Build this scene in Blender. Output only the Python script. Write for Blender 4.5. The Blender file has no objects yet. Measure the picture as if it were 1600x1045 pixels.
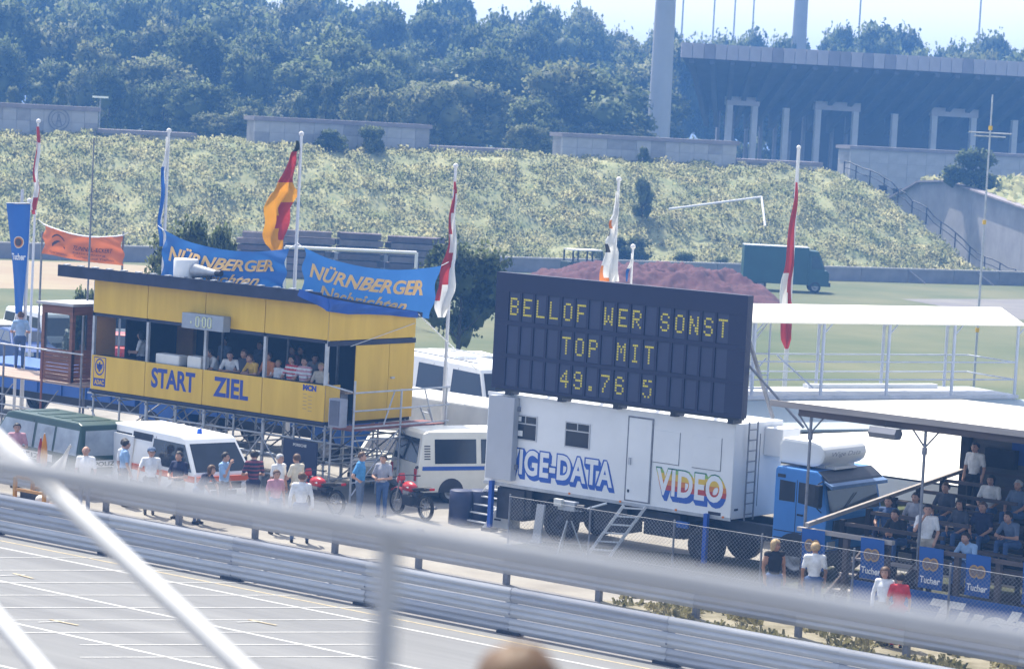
import bpy, bmesh, math, random
import numpy as np
from mathutils import Vector, Matrix, noise

S = bpy.context.scene
random.seed(7)
RS = np.random.RandomState(11)
R_ = math.radians

# ------------------------------------------------------------------ camera
# world axes: X runs along the race track, Y points away across it, Z up; the camera stands on the tribune
F_PX, CAM_H, TH, ROLL, HY = 4444.0, 10.8, R_(52), R_(3.0), 179.0
PITCH = math.atan((522.5 - HY) / F_PX)
DV = np.array([-math.cos(TH), math.sin(TH), 0.0])
RV = np.array([math.sin(TH), math.cos(TH), 0.0])
ZV = np.array([0, 0, 1.0])
FW = DV * math.cos(PITCH) - ZV * math.sin(PITCH)
UP0 = DV * math.sin(PITCH) + ZV * math.cos(PITCH)
CR = RV * math.cos(ROLL) + UP0 * math.sin(ROLL)
CU = UP0 * math.cos(ROLL) - RV * math.sin(ROLL)
CP = np.array([0, 0, CAM_H])
cam = bpy.data.cameras.new('camera')
cam.sensor_width = 36.0
cam.lens = 36.0 * F_PX / 1600.0
cam.clip_start, cam.clip_end = 0.2, 4000.0
cam.dof.use_dof = True
cam.dof.focus_distance = 74.0
cam.dof.aperture_fstop = 2.7
camo = bpy.data.objects.new('camera', cam)
S.collection.objects.link(camo)
mw = Matrix.Identity(4)
for i in range(3):
    mw[i][0], mw[i][1], mw[i][2], mw[i][3] = CR[i], CU[i], -FW[i], CP[i]
camo.matrix_world = mw
S.camera = camo

# ------------------------------------------------------------------ light
SUN_EL, SUN_AZ = R_(59), math.atan2(0.36, -0.93)      # direction towards the sun, angle from +X
SD = Vector((math.cos(SUN_EL) * math.cos(SUN_AZ), math.cos(SUN_EL) * math.sin(SUN_AZ), math.sin(SUN_EL)))
W = bpy.data.worlds.new('World')
S.world = W
W.use_nodes = True
nt = W.node_tree
sky = nt.nodes.new('ShaderNodeTexSky')
sky.sky_type = 'NISHITA'
sky.sun_disc = False
sky.sun_elevation = SUN_EL
sky.sun_rotation = R_(90) - SUN_AZ
sky.altitude, sky.air_density, sky.dust_density, sky.ozone_density = 300, .85, 2.6, .8
bg = nt.nodes['Background']
hs = nt.nodes.new('ShaderNodeHueSaturation'); hs.inputs['Saturation'].default_value = .58     # hazy summer sky
nt.links.new(sky.outputs[0], hs.inputs['Color']); nt.links.new(hs.outputs[0], bg.inputs[0])
bg.inputs[1].default_value = 0.14
sl = bpy.data.lights.new('sun', 'SUN')
sl.energy = 3.4
sl.angle = R_(0.5)
sl.color = (1.0, 0.93, 0.80)
so = bpy.data.objects.new('sun', sl)
S.collection.objects.link(so)
so.rotation_euler = SD.to_track_quat('Z', 'Y').to_euler()
so.location = (0, 0, 200)
S.view_settings.view_transform = 'Standard'
S.view_settings.look = 'None'
S.view_settings.exposure = 1.20
S.view_settings.gamma = 1.0
S.view_settings.use_curve_mapping = False
S.cycles.max_bounces = 6
S.cycles.diffuse_bounces = 3
S.cycles.transparent_max_bounces = 8
S.cycles.volume_bounces = 1
S.cycles.use_denoising = True

# ------------------------------------------------------------------ placing helpers: a sight line met with a plane of the place
def ray(px, py):
    return FW + CR * ((px - 800) / F_PX) - CU * ((py - 522.5) / F_PX)
def G(px, py, h=0.0):
    v = ray(px, py); return CP + v * ((h - CAM_H) / v[2])
def PY(px, py, Y):
    v = ray(px, py); return CP + v * (Y / v[1])
def PX(px, py, X):
    v = ray(px, py); return CP + v * (X / v[0])
def PD(px, py, D):
    v = ray(px, py); return CP + v * (D / float(v @ DV))

# ------------------------------------------------------------------ mesh builder
class MB:
    def __init__(s): s.v, s.f, s.m, s.sm = [], [], [], []
    def add(s, vs, fs, mi=0, smooth=False):
        o = len(s.v)
        s.v.extend([tuple(map(float, p)) for p in vs])
        for f in fs:
            s.f.append(tuple(i + o for i in f)); s.m.append(mi); s.sm.append(smooth)
        return s
    def box(s, x0, x1, y0, y1, z0, z1, mi=0):
        v = [(x0,y0,z0),(x1,y0,z0),(x1,y1,z0),(x0,y1,z0),(x0,y0,z1),(x1,y0,z1),(x1,y1,z1),(x0,y1,z1)]
        return s.add(v, [(0,3,2,1),(4,5,6,7),(0,1,5,4),(1,2,6,5),(2,3,7,6),(3,0,4,7)], mi)
    def bar(s, p, q, w, h, mi=0, up=(0,0,1)):
        p, q = Vector(p), Vector(q); d = (q - p).normalized(); u = Vector(up)
        if abs(d.dot(u)) > .98: u = Vector((1,0,0))
        a = d.cross(u).normalized() * (w/2); b = a.cross(d).normalized() * (h/2)
        v = [p-a-b, p+a-b, p+a+b, p-a+b, q-a-b, q+a-b, q+a+b, q-a+b]
        return s.add(v, [(0,3,2,1),(4,5,6,7),(0,1,5,4),(1,2,6,5),(2,3,7,6),(3,0,4,7)], mi)
    def tube(s, p, q, r, r2=None, n=8, mi=0, cap=True):
        r2 = r if r2 is None else r2
        p, q = Vector(p), Vector(q); d = (q - p).normalized()
        u = Vector((0,0,1)) if abs(d.z) < .9 else Vector((1,0,0))
        a = d.cross(u).normalized(); b = d.cross(a)
        v = []
        for c, rr in ((p, r), (q, r2)):
            for i in range(n):
                t = 2*math.pi*i/n
                v.append(c + a*(rr*math.cos(t)) + b*(rr*math.sin(t)))
        s.add(v, [(i,(i+1)%n,n+(i+1)%n,n+i) for i in range(n)], mi, True)
        if cap: s.add(v, [tuple(range(n))[::-1], tuple(range(n,2*n))], mi)
        return s
    def path(s, pts, r, n=6, mi=0):
        for a, b in zip(pts, pts[1:]): s.tube(a, b, r, n=n, mi=mi)
        return s
    def ell(s, c, r, n=10, k=6, mi=0):
        if not hasattr(r, '__len__'): r = (r, r, r)
        v = []
        for j in range(k+1):
            t = math.pi*j/k
            for i in range(n):
                a = 2*math.pi*i/n
                v.append((c[0]+r[0]*math.sin(t)*math.cos(a), c[1]+r[1]*math.sin(t)*math.sin(a), c[2]+r[2]*math.cos(t)))
        fs = [(j*n+i, (j+1)*n+i, (j+1)*n+(i+1)%n, j*n+(i+1)%n) for j in range(k) for i in range(n)]
        return s.add(v, fs, mi, True)
    def prism(s, poly, a, b, axis='y', mi=0):
        """poly of (u,w): axis y -> (x,z) pairs between y=a and y=b; axis x -> (y,z); axis z -> (x,y)"""
        f = {'y': lambda u,w,t:(u,t,w), 'x': lambda u,w,t:(t,u,w), 'z': lambda u,w,t:(u,w,t)}[axis]
        n = len(poly)
        v = [f(u,w,a) for u,w in poly] + [f(u,w,b) for u,w in poly]
        fs = [tuple(range(n))[::-1], tuple(range(n,2*n))] + [(i,(i+1)%n,n+(i+1)%n,n+i) for i in range(n)]
        return s.add(v, fs, mi)
    def lathe(s, prof, c, axis='y', n=18, mi=0, smooth=True):
        """prof: (radius, offset along the axis)"""
        v = []
        for r, h in prof:
            for i in range(n):
                t = 2*math.pi*i/n; x, y = r*math.cos(t), r*math.sin(t)
                v.append({'y':(c[0]+x,c[1]+h,c[2]+y),'x':(c[0]+h,c[1]+x,c[2]+y),'z':(c[0]+x,c[1]+y,c[2]+h)}[axis])
        k = len(prof)
        return s.add(v, [(j*n+i,j*n+(i+1)%n,(j+1)*n+(i+1)%n,(j+1)*n+i) for j in range(k-1) for i in range(n)], mi, smooth)
    def grid(s, fn, nu, nv, mi=0, smooth=True):
        v = [fn(i/nu, j/nv) for j in range(nv+1) for i in range(nu+1)]
        w = nu+1
        return s.add(v, [(j*w+i,j*w+i+1,(j+1)*w+i+1,(j+1)*w+i) for j in range(nv) for i in range(nu)], mi, smooth)
    def quad(s, a, b, c, d, mi=0): return s.add([a,b,c,d], [(0,1,2,3)], mi)
    def mesh(s, name, off=(0,0,0)):
        me = bpy.data.meshes.new(name)
        me.from_pydata([(x-off[0], y-off[1], z-off[2]) for x,y,z in s.v], [], s.f)
        me.polygons.foreach_set('material_index', s.m)
        me.polygons.foreach_set('use_smooth', s.sm)
        me.update()
        return me

def link(o): S.collection.objects.link(o); return o
def mk(name, mb, mats, parent=None, off=(0,0,0), bevel=0, label=None):
    me = mb if isinstance(mb, bpy.types.Mesh) else mb.mesh(name, off)
    if not me.materials:
        for m in (mats if isinstance(mats, (list, tuple)) else [mats]): me.materials.append(m)
    if bevel:
        bm = bmesh.new(); bm.from_mesh(me)
        bmesh.ops.remove_doubles(bm, verts=bm.verts, dist=1e-5)
        es = [e for e in bm.edges if len(e.link_faces) == 2 and e.calc_face_angle(0) > .35]
        bmesh.ops.bevel(bm, geom=es, offset=bevel, segments=2, affect='EDGES', profile=.6, clamp_overlap=True)
        bmesh.ops.recalc_face_normals(bm, faces=bm.faces)
        bm.to_mesh(me); bm.free()
    o = bpy.data.objects.new(name, me)
    link(o)
    if parent is not None: o.parent = parent
    if label: o['label'] = label
    return o
def tag(o, label, cat, group=None):
    o['label'], o['category'] = label, cat
    if group: o['group'] = group
    return o
def thing(name, label, cat, loc=(0,0,0), rot=0, group=None):
    o = bpy.data.objects.new(name, None); o.empty_display_size = .3
    link(o); o.location = tuple(map(float, loc)); o.rotation_euler = (0,0,rot)
    return tag(o, label, cat, group)
def solo(name, mb, mats, label, cat, group=None, base=None, bevel=0):
    """a thing that is one mesh, its origin at BASE"""
    base = base if base is not None else (0,0,0)
    o = mk(name, mb, mats, None, base, bevel); o.location = tuple(map(float, base))
    return tag(o, label, cat, group)
def struct(name, mb, mats, kind='structure'):
    o = mk(name, mb, mats); o['kind'] = kind; return o
def dup(root, loc, rot=None, label=None, group=None, scale=None):
    r = root.copy(); link(r); r.location = tuple(map(float, loc))
    if rot is not None: r.rotation_euler = (0,0,rot)
    if label: r['label'] = label
    if group: r['group'] = group
    if scale is not None: r.scale = scale
    for ch in list(root.children):
        c = ch.copy(); link(c); c.parent = r
        for g in list(ch.children):
            e = g.copy(); link(e); e.parent = c
    return r

# ------------------------------------------------------------------ materials
MATS = {}
def mat(name, col, rough=.6, var=.12, scale=2.0, bump=0.0, bscale=40.0, metal=0.0, spec=.4, col2=None, stretch=None, emit=0, trans=0, alpha=1):
    if name in MATS: return MATS[name]
    m = bpy.data.materials.new(name); m.use_nodes = True
    N, L = m.node_tree.nodes, m.node_tree.links
    b = N['Principled BSDF']
    b.inputs['Roughness'].default_value = rough
    b.inputs['Metallic'].default_value = metal
    b.inputs['Specular IOR Level'].default_value = spec
    tc = N.new('ShaderNodeTexCoord')
    mp = N.new('ShaderNodeMapping'); L.new(tc.outputs['Object'], mp.inputs[0])
    if stretch: mp.inputs['Scale'].default_value = stretch
    nz = N.new('ShaderNodeTexNoise'); nz.inputs['Scale'].default_value = scale
    nz.inputs['Detail'].default_value = 5; nz.inputs['Roughness'].default_value = .62
    L.new(mp.outputs[0], nz.inputs[0])
    rp = N.new('ShaderNodeValToRGB')
    c1 = col; c2 = col2 or tuple(min(1, c*(1+var)) for c in col)
    c0 = tuple(c*(1-var) for c in col) if not col2 else col
    rp.color_ramp.elements[0].position, rp.color_ramp.elements[1].position = .34, .66
    rp.color_ramp.elements[0].color = (*c0, 1); rp.color_ramp.elements[1].color = (*c2, 1)
    L.new(nz.outputs[0], rp.inputs[0]); L.new(rp.outputs[0], b.inputs['Base Color'])
    if bump:
        n2 = N.new('ShaderNodeTexNoise'); n2.inputs['Scale'].default_value = bscale; n2.inputs['Detail'].default_value = 4
        L.new(mp.outputs[0], n2.inputs[0])
        bp = N.new('ShaderNodeBump'); bp.inputs['Strength'].default_value = bump; bp.inputs['Distance'].default_value = .02
        L.new(n2.outputs[0], bp.inputs['Height']); L.new(bp.outputs[0], b.inputs['Normal'])
    if emit:
        b.inputs['Emission Color'].default_value = (*col, 1); b.inputs['Emission Strength'].default_value = emit
    if trans:   # thin translucent cloth / leaves
        ms = N.new('ShaderNodeMixShader'); tr = N.new('ShaderNodeBsdfTranslucent')
        L.new(rp.outputs[0], tr.inputs[0]); ms.inputs[0].default_value = trans
        L.new(b.outputs[0], ms.inputs[1]); L.new(tr.outputs[0], ms.inputs[2])
        L.new(ms.outputs[0], N['Material Output'].inputs[0])
    MATS[name] = m
    return m
def glass(name, col=(.02,.025,.035), clear=.0, rough=.08):
    """vehicle or hut glazing: dark reflecting, or partly see-through"""
    if name in MATS: return MATS[name]
    m = mat(name, col, rough, .2, 1.5, spec=.6)
    if clear:
        N, L = m.node_tree.nodes, m.node_tree.links
        ms = N.new('ShaderNodeMixShader'); t = N.new('ShaderNodeBsdfTransparent')
        t.inputs[0].default_value = (.85,.92,.95,1)
        ms.inputs[0].default_value = clear
        L.new(N['Principled BSDF'].outputs[0], ms.inputs[1]); L.new(t.outputs[0], ms.inputs[2])
        L.new(ms.outputs[0], N['Material Output'].inputs[0])
    return m

steel = mat('galvanised_steel', (.42,.44,.47), .45, .18, 3, metal=.35, bump=.1)
steel_d = mat('weathered_steel', (.20,.21,.24), .55, .25, 4, metal=.3)
white = mat('white_paint', (.76,.77,.77), .45, .05, 1.2, bump=.05, bscale=8)
white_dirty = mat('dusty_white_paint', (.66,.66,.64), .5, .10, 1.0)
cream = mat('cream_paint', (.74,.72,.63), .4, .06, 1.5)
black = mat('black_rubber', (.018,.018,.02), .75, .3, 6)
dark = mat('dark_paint', (.025,.028,.04), .5, .3, 3)
rimm = mat('wheel_rim_paint', (.35,.35,.36), .45, .2, 5, metal=.4)
glassd = glass('tinted_glass')
glassc = glass('clear_glass', (.05,.07,.09), .62)
lampg = glass('lamp_glass', (.55,.57,.6), .15)
amber = mat('amber_lens', (.75,.22,.02), .25)
redl = mat('red_lens', (.5,.02,.02), .25)

# ------------------------------------------------------------------ text as mesh
_txt = {}
def text_shape(s, shear=0.0, bold=0.0, space=1.0):
    """verts (0..1, 0..1) and faces of a word, plus its aspect ratio"""
    k = (s, shear, bold, space)
    if k in _txt: return _txt[k]
    c = bpy.data.curves.new('lettering', 'FONT'); c.body = s; c.shear = shear; c.offset = bold; c.space_character = space
    c.fill_mode = 'FRONT'; c.resolution_u = 4
    o = bpy.data.objects.new('lettering', c); link(o)
    dg = bpy.context.evaluated_depsgraph_get()
    me = bpy.data.meshes.new_from_object(o.evaluated_get(dg))
    v = np.array([x.co[:2] for x in me.vertices]); f = [tuple(p.vertices) for p in me.polygons]
    bpy.data.objects.remove(o); bpy.data.curves.remove(c); bpy.data.meshes.remove(me)
    lo, hi = v.min(0), v.max(0)
    _txt[k] = ((v-lo)/(hi-lo), f, (hi-lo)[0]/(hi-lo)[1])
    return _txt[k]
def put_text(mb, s, fn, mi=0, **kw):
    """FN maps (u,v) of the word's own box to a point"""
    v, f, _ = text_shape(s, **kw)
    return mb.add([fn(a,b) for a,b in v], f, mi)
# ------------------------------------------------------------------ ground
asph = mat('track_asphalt', (.145,.148,.150), .85, .10, .8, bump=.25, bscale=90, col2=(.200,.203,.203), stretch=(.07,1.3,1))
pave = mat('service_lane_asphalt', (.175,.168,.168), .88, .15, .5, bump=.25, bscale=60, col2=(.225,.217,.212))
dust = mat('dusty_gravel', (.22,.205,.185), .95, .15, .35, bump=.4, bscale=30, col2=(.33,.315,.285))
turf = mat('field_turf', (.058,.085,.030), .95, .2, .07, bump=.5, bscale=8, col2=(.135,.135,.062))
tan_ = mat('dry_earth', (.27,.20,.13), .95, .2, .2, bump=.4, bscale=9, col2=(.30,.25,.16))
grav = mat('cinder_path', (.15,.14,.14), .95, .2, .25, col2=(.20,.19,.17))

g = MB()
n = 72; R0 = 900
g.add([(-150,190,0)] + [(-150+R0*math.cos(2*math.pi*i/n),190+R0*math.sin(2*math.pi*i/n),0) for i in range(n)], [(0,i+1,(i+1)%n+1) for i in range(n)])
struct('ground', g, turf)
def sheet(name, poly, z, m):
    b = MB(); b.add([(x,y,z) for x,y in poly], [tuple(range(len(poly)))]); return struct(name, b, m)
sheet('paddock_ground', [(-140,51.0),(20,51.0),(20,66),(-38,69),(-60,73),(-140,75)], .004, dust)
sheet('service_lane', [(-200,46.0),(60,46.0),(60,51.35),(-200,51.35)], .008, pave)
sheet('race_track', [(-200,24),(60,24),(60,46.2),(-200,46.2)], .012, asph)

sheet('tribune_forecourt', [(-200,-120),(60,-120),(60,23.9),(-200,23.9)], .004, mat('forecourt_paving', (.20,.20,.215), .9, .12, .4))
sheet('shade_sheet', [(-43.5,53.2),(-20,53.2),(-20,61.5),(-34.2,61.5),(-43.5,57.2)], .012, mat('shade_sheet_green', (.035,.045,.022), .95, .3, .6, col2=(.075,.075,.045)))  # added dark sheet: shade before the lorry put into the ground colour
M0 = np.array([-120.4,153.8,0]); EV = np.array([.455,.89,0]); EV /= np.linalg.norm(EV); NV = np.array([-EV[1],EV[0],0])
def BK(a, b, z=0): p = M0 + EV*a + NV*b; return (p[0], p[1], z)
def RB(px, py, b):
    v = ray(px, py); t = (b - (CP-M0)@NV) / (v@NV); p = CP + v*t
    return float((p-M0)@EV), float(p[2])
sheet('dirt_path', [BK(-120,-30)[:2],BK(-28,-26)[:2],BK(-20,-8)[:2],BK(-30,-2)[:2],BK(-120,-2)[:2]], .004, tan_)
sheet('cinder_path', [BK(18,-34)[:2],BK(40,-30)[:2],BK(110,-24)[:2],BK(110,-10)[:2],BK(45,-12)[:2],BK(20,-18)[:2]], .008, grav)

# painted start-grid lines: long lanes and the stagger lines that cross them
lw = mat('road_paint', (.44,.44,.43), .7, .15, 4)
yw = mat('yellow_road_paint', (.42,.35,.22), .7, .2, 5)
def stripe(x0, y0, x1, y1, w, m=lw, z=.016):
    d = Vector((x1-x0, y1-y0)); n_ = Vector((-d.y, d.x)).normalized()*w/2
    b = MB(); b.add([(x0-n_.x,y0-n_.y,z),(x1-n_.x,y1-n_.y,z),(x1+n_.x,y1+n_.y,z),(x0+n_.x,y0+n_.y,z)],[(0,1,2,3)])
    return struct('painted_line', b, m)
for y in (45.05, 42.0, 38.9, 35.8): stripe(-120, y, -10, y, .095)
stripe(-120, 45.75, -10, 45.75, .07, yw)
for k in range(9):                       # stagger lines seen level in the picture
    p, q = G(-40, 872+k*19.5), G(600, 873+k*19.2)
    p = p + (q-p)*(0 if k < 7 else .25)
    stripe(p[0], p[1], q[0], q[1], .065, z=.020)
for (ax, ay, bx, by) in ((60,973,122,978),(370,973,432,978),(0,900,52,905)):
    a, b = G(ax, ay), G(bx, by); c = G(ax-2, ay+1); e = G(ax+40, ay-1)
    stripe(a[0], a[1], e[0], e[1], .08, z=.024); stripe(e[0]-.3, e[1]-.1, b[0], b[1], .07, yw, z=.028)

# ------------------------------------------------------------------ leaves
def leafmat(name, c1, c2, trans=.35, con=2.4, scale=.35):
    m = bpy.data.materials.new(name); m.use_nodes = True
    N, L = m.node_tree.nodes, m.node_tree.links
    b = N['Principled BSDF']; b.inputs['Roughness'].default_value = .6; b.inputs['Specular IOR Level'].default_value = .25
    ge = N.new('ShaderNodeNewGeometry'); oi = N.new('ShaderNodeObjectInfo')
    nz = N.new('ShaderNodeTexNoise'); nz.inputs['Scale'].default_value = scale; nz.inputs['Detail'].default_value = 4
    L.new(ge.outputs['Position'], nz.inputs[0])
    ad = N.new('ShaderNodeMath'); ad.operation = 'MULTIPLY_ADD'; ad.inputs[1].default_value = .5
    L.new(oi.outputs['Random'], ad.inputs[0])
    sc = N.new('ShaderNodeMath'); sc.operation = 'MULTIPLY_ADD'; sc.inputs[1].default_value = con; sc.inputs[2].default_value = .25-con/2
    L.new(nz.outputs[0], sc.inputs[0]); L.new(sc.outputs[0], ad.inputs[2])
    mx = N.new('ShaderNodeMix'); mx.data_type = 'RGBA'; mx.clamp_factor = True
    mx.inputs[6].default_value = (*c1,1); mx.inputs[7].default_value = (*c2,1)
    L.new(ad.outputs[0], mx.inputs[0]); L.new(mx.outputs[2], b.inputs['Base Color'])
    ms = N.new('ShaderNodeMixShader'); tr = N.new('ShaderNodeBsdfTranslucent'); ms.inputs[0].default_value = trans
    L.new(mx.outputs[2], tr.inputs[0]); L.new(b.outputs[0], ms.inputs[1]); L.new(tr.outputs[0], ms.inputs[2])
    L.new(ms.outputs[0], N['Material Output'].inputs[0])
    return m
leaf_a = leafmat('oak_leaves', (.065,.095,.04), (.25,.29,.12), .5)
leaf_b = leafmat('young_leaves', (.12,.15,.06), (.30,.31,.145), .5)
leaf_w = leafmat('rough_weeds', (.26,.30,.135), (.60,.56,.31), .5, con=2.6, scale=.55)
bark = mat('bark', (.06,.05,.04), .9, .3, 3, bump=.4)

def cards(P, size, up=.25, rs=RS):
    """small leaf sprays: bent quads at points P (n x 3) with random facing"""
    n = len(P)
    a = rs.normal(size=(n,3)); a /= np.linalg.norm(a,axis=1)[:,None]
    b = rs.normal(size=(n,3)); b[:,2] *= .6; b -= a*(a*b).sum(1)[:,None]; b /= np.linalg.norm(b,axis=1)[:,None]
    s = size*(.55+.9*rs.rand(n))[:,None]
    a = a*s*.62; b = b*s*.5
    V = np.stack([P-a, P+b*.9, P+a, P-b*.9], 1).reshape(-1,3)
    F = np.arange(n*4).reshape(n,4)
    return V, F
def np_mesh(name, V, F, smooth=False):
    me = bpy.data.meshes.new(name)
    me.vertices.add(len(V)); me.vertices.foreach_set('co', np.asarray(V,np.float32).ravel())
    k = F.shape[1]
    me.loops.add(F.size); me.loops.foreach_set('vertex_index', F.ravel().astype(np.int32))
    me.polygons.add(len(F)); me.polygons.foreach_set('loop_start', np.arange(0,F.size,k,dtype=np.int32)); me.polygons.foreach_set('loop_total', np.full(len(F),k,np.int32))
    me.update(); me.validate(); return me
def crown_mesh(name, seed, nclump=16, per=300, size=.045, shape='round', squash=1.0):
    """crown in a unit box: x,y about +-.5, z 0..1"""
    rs = np.random.RandomState(seed); V, F, NN = [], [], []; o = 0
    cs = []
    for i in range(nclump):
        if shape == 'round':
            t = rs.rand(); z = .18+.68*t; rr = .36*math.sin(math.pi*(.22+.70*t))**.8
        elif shape == 'cone':
            t = rs.rand()**1.3; z = .1+.82*t; rr = .34*(1-t)+.03
        else:
            t = rs.rand(); z = .15+.55*t; rr = .40*(1-.4*t)
        an = rs.rand()*6.283; q = rr*math.sqrt(.25+.75*rs.rand())
        cs.append((q*math.cos(an), q*math.sin(an), z, (.13+.11*rs.rand())*(1 if shape != 'cone' else .55+.6*(1-t))))
    for cx,cy,cz,r in cs:
        m = int(per*(.6+.8*rs.rand()))
        d = rs.normal(size=(m,3)); d /= np.linalg.norm(d,axis=1)[:,None]; d[:,2] = np.where(d[:,2]<-.3, -d[:,2]*.6, d[:,2])
        rad = r*(.62+.48*rs.rand(m)**.7)*(1+.28*np.sin(d[:,0]*5+cx*30)*np.sin(d[:,1]*5+cy*20))
        P = np.array([cx,cy,cz]) + d*rad[:,None]*np.array([1,1,.85])
        v, f = cards(P, size, rs=rs); V.append(v); F.append(f+o); o += len(v)
        nn = np.repeat(d,4,0)*1.0 + (v-np.array([0,0,.45]))*.9 + rs.normal(size=v.shape)*.22; NN.append(nn)
        # ragged inner mass, so that the crown is not see-through
        b = MB(); b.ell((cx,cy,cz), (r*.66,r*.66,r*.58), 8, 5)
        vv = np.array(b.v); vv += rs.normal(size=vv.shape)*r*.09
        ff = np.array(b.f); NN.append(vv-np.array([cx,cy,cz])); V.append(vv); F.append(ff+o); o += len(vv)
    V = np.concatenate(V); F = np.concatenate(F)
    me = np_mesh(name, V, F); NN = np.concatenate(NN); NN /= np.linalg.norm(NN,axis=1)[:,None]+1e-9
    me.polygons.foreach_set('use_smooth', np.ones(len(F),bool)); me.normals_split_custom_set_from_vertices(NN.tolist()); return me
def trunk_mesh(name, seed):
    """unit trunk with limbs: z 0..1, base radius .022"""
    rs = random.Random(seed); b = MB()
    pts = [(0,0,0),(.008,.004,.28),(rs.uniform(-.02,.02),rs.uniform(-.02,.02),.55),(rs.uniform(-.04,.04),rs.uniform(-.04,.04),.85)]
    rr = [.026,.019,.013,.005]
    for i in range(3): b.tube(pts[i], pts[i+1], rr[i], rr[i+1], 8)
    for k in range(7):
        z = .28+.45*k/7; a = k*2.4+rs.random(); l = rs.uniform(.16,.3)*(1-.4*z)
        p = (0,0,z); q = (l*math.cos(a)*.6, l*math.sin(a)*.6, z+l*.45); e = (l*math.cos(a), l*math.sin(a), z+l*.95)
        b.tube(p, q, .009, .006, 6); b.tube(q, e, .006, .002, 6)
    return b.mesh(name)
crowns = [crown_mesh('crown', 20+i, 20, 330, .036) for i in range(6)]
crowns_c = [crown_mesh('crown', 50+i, 18, 200, .04, 'cone') for i in range(2)]
crowns_b = [crown_mesh('crown', 70+i, 18, 260, .05, 'bush') for i in range(3)]
trunks = [trunk_mesh('trunk', 5+i) for i in range(3)]
_tn = [0]
def tree(name, label, base, h, w, crown, lm, group=None, low=.12, rot=None):
    """a trunk and a crown scaled to height H and width W"""
    _tn[0] += 1
    t = thing(name, label, 'tree' if 'tree' in name else 'bush', base, random.random()*6.28 if rot is None else rot, group)
    c = mk('crown', crown, lm, t)
    if lm != crown.materials[0]:
        c.material_slots[0].link = 'OBJECT'; c.material_slots[0].material = lm
    c.location = (0,0,h*low); c.scale = (w, w, h*(1-low))
    k = mk('trunk', trunks[_tn[0] % 3], bark, t); k.scale = (h*.8, h*.8, h*.8)
    return t

# ------------------------------------------------------------------ far embankment
aB, _ = RB(1578, 424, 2); aC, zC = RB(1322, 262, 18)
def bank_h(a, b):
    t = min(1, max(0, (b-2.5)/15.5)); s = t*t*(3-2*t)*.35+t*.65
    x = (a, b, 0)
    hh = 7.5*s
    ns = noise.noise((a*.35, b*.35, 1.3))*.42 + noise.noise((a*.9, b*.9, 7.1))*.28
    return hh + ns*min(1, t*5+.1)
soil = mat('bank_soil', (.17,.20,.09), .95, .3, .7, col2=(.36,.35,.18))
def bank_pt(u, v):
    b = 2 + v*36
    aE = aB + (aC-aB)*min(1, max(0, (b-2)/16)) + (0 if b < 18 else (b-18)*-.1)
    a = -110 + (aE+110)*u
    return BK(a, b, bank_h(a, b) if b < 30 else bank_h(a,b)*max(.5, 1-(b-30)/16))
e = MB(); e.grid(bank_pt, 240, 56); struct('embankment', e, soil)
P = []
while len(P) < 85000:
    u, v = RS.rand(), RS.rand()**1.15*.60
    p = bank_pt(u, v)
    if noise.noise((p[0]*.55+9, p[1]*.55, p[2]*.8)) + RS.rand()*.55 < .02: continue
    P.append(p)
P = np.array(P); cl = np.array([noise.noise((p[0]*.6, p[1]*.6, 5)) for p in P])
V, Fq = [], []; o = 0
for k in range(3):                        # leaf sprays heaped into low uneven clumps
    Q = P + RS.normal(size=P.shape)*np.array([.20,.20,.04]); Q[:,2] += RS.rand(len(P))*(.12+.55*np.clip(cl+.2,0,1))
    v, f = cards(Q, .15); v = v.reshape(-1,4,3); v[:,1,2] += .06; V.append(v.reshape(-1,3)); Fq.append(f+o); o += len(v)*4
w = link(bpy.data.objects.new('weeds', np_mesh('weeds', np.concatenate(V), np.concatenate(Fq)))); me = w.data; NN = RS.normal(size=(len(me.vertices)//4,3))*.45+np.array([-.1,-.1,1.0]); NN /= np.linalg.norm(NN,axis=1)[:,None]; me.polygons.foreach_set('use_smooth', np.ones(len(me.polygons),bool)); me.normals_split_custom_set_from_vertices(np.repeat(NN,4,0).tolist()); w.data.materials.append(leaf_w); w['kind'] = 'stuff'
w['label'] = 'rough pale weeds and tall grass covering the embankment'
# the second bank beyond the passage, held by a concrete flank wall
conc = mat('old_concrete', (.30,.29,.30), .9, .14, .5, bump=.3, bscale=12)
stone = mat('pale_limestone', (.43,.42,.41), .9, .12, .8, bump=.3, bscale=10)
stone2 = mat('stained_limestone', (.33,.32,.32), .9, .2, .6, bump=.3, bscale=10)
cope = mat('coping_stone', (.26,.23,.24), .9, .15, 1)
top = [PD(1392,312,243), PD(1440,285,238), PD(1478,284,234), PD(1520,297,228), PD(1600,325,217), PD(1700,362,205), PD(1800,402,196)]
fl = thing('flank_wall', 'dark streaked concrete flank wall sloping down beside the passage', 'wall', (top[2][0],top[2][1],0))
L0 = fl.location
for i, (p, q) in enumerate(zip(top, top[1:])):
    k = NV*.0 + np.array([-.5,.86,0])*.6; b = MB()
    g_ = (q-p)*.003
    A = [p+g_, q-g_, q-g_+k, p+g_+k]
    v = [(x[0]-L0.x,x[1]-L0.y,0) for x in A] + [(x[0]-L0.x,x[1]-L0.y,max(.3,x[2])) for x in (p,q,q,p)][:0]
    v += [(A[j][0]-L0.x, A[j][1]-L0.y, max(.3,(p,q,q,p)[j][2])) for j in range(4)]
    b.add(v, [(0,3,2,1),(4,5,6,7),(0,1,5,4),(1,2,6,5),(2,3,7,6),(3,0,4,7)])
    mk('concrete_panel', b, conc, fl)
    c = MB(); c.bar((v[4][0],v[4][1],v[4][2]+.06), (v[5][0],v[5][1],v[5][2]+.06), .8, .14); mk('coping', c, cope, fl)
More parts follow.
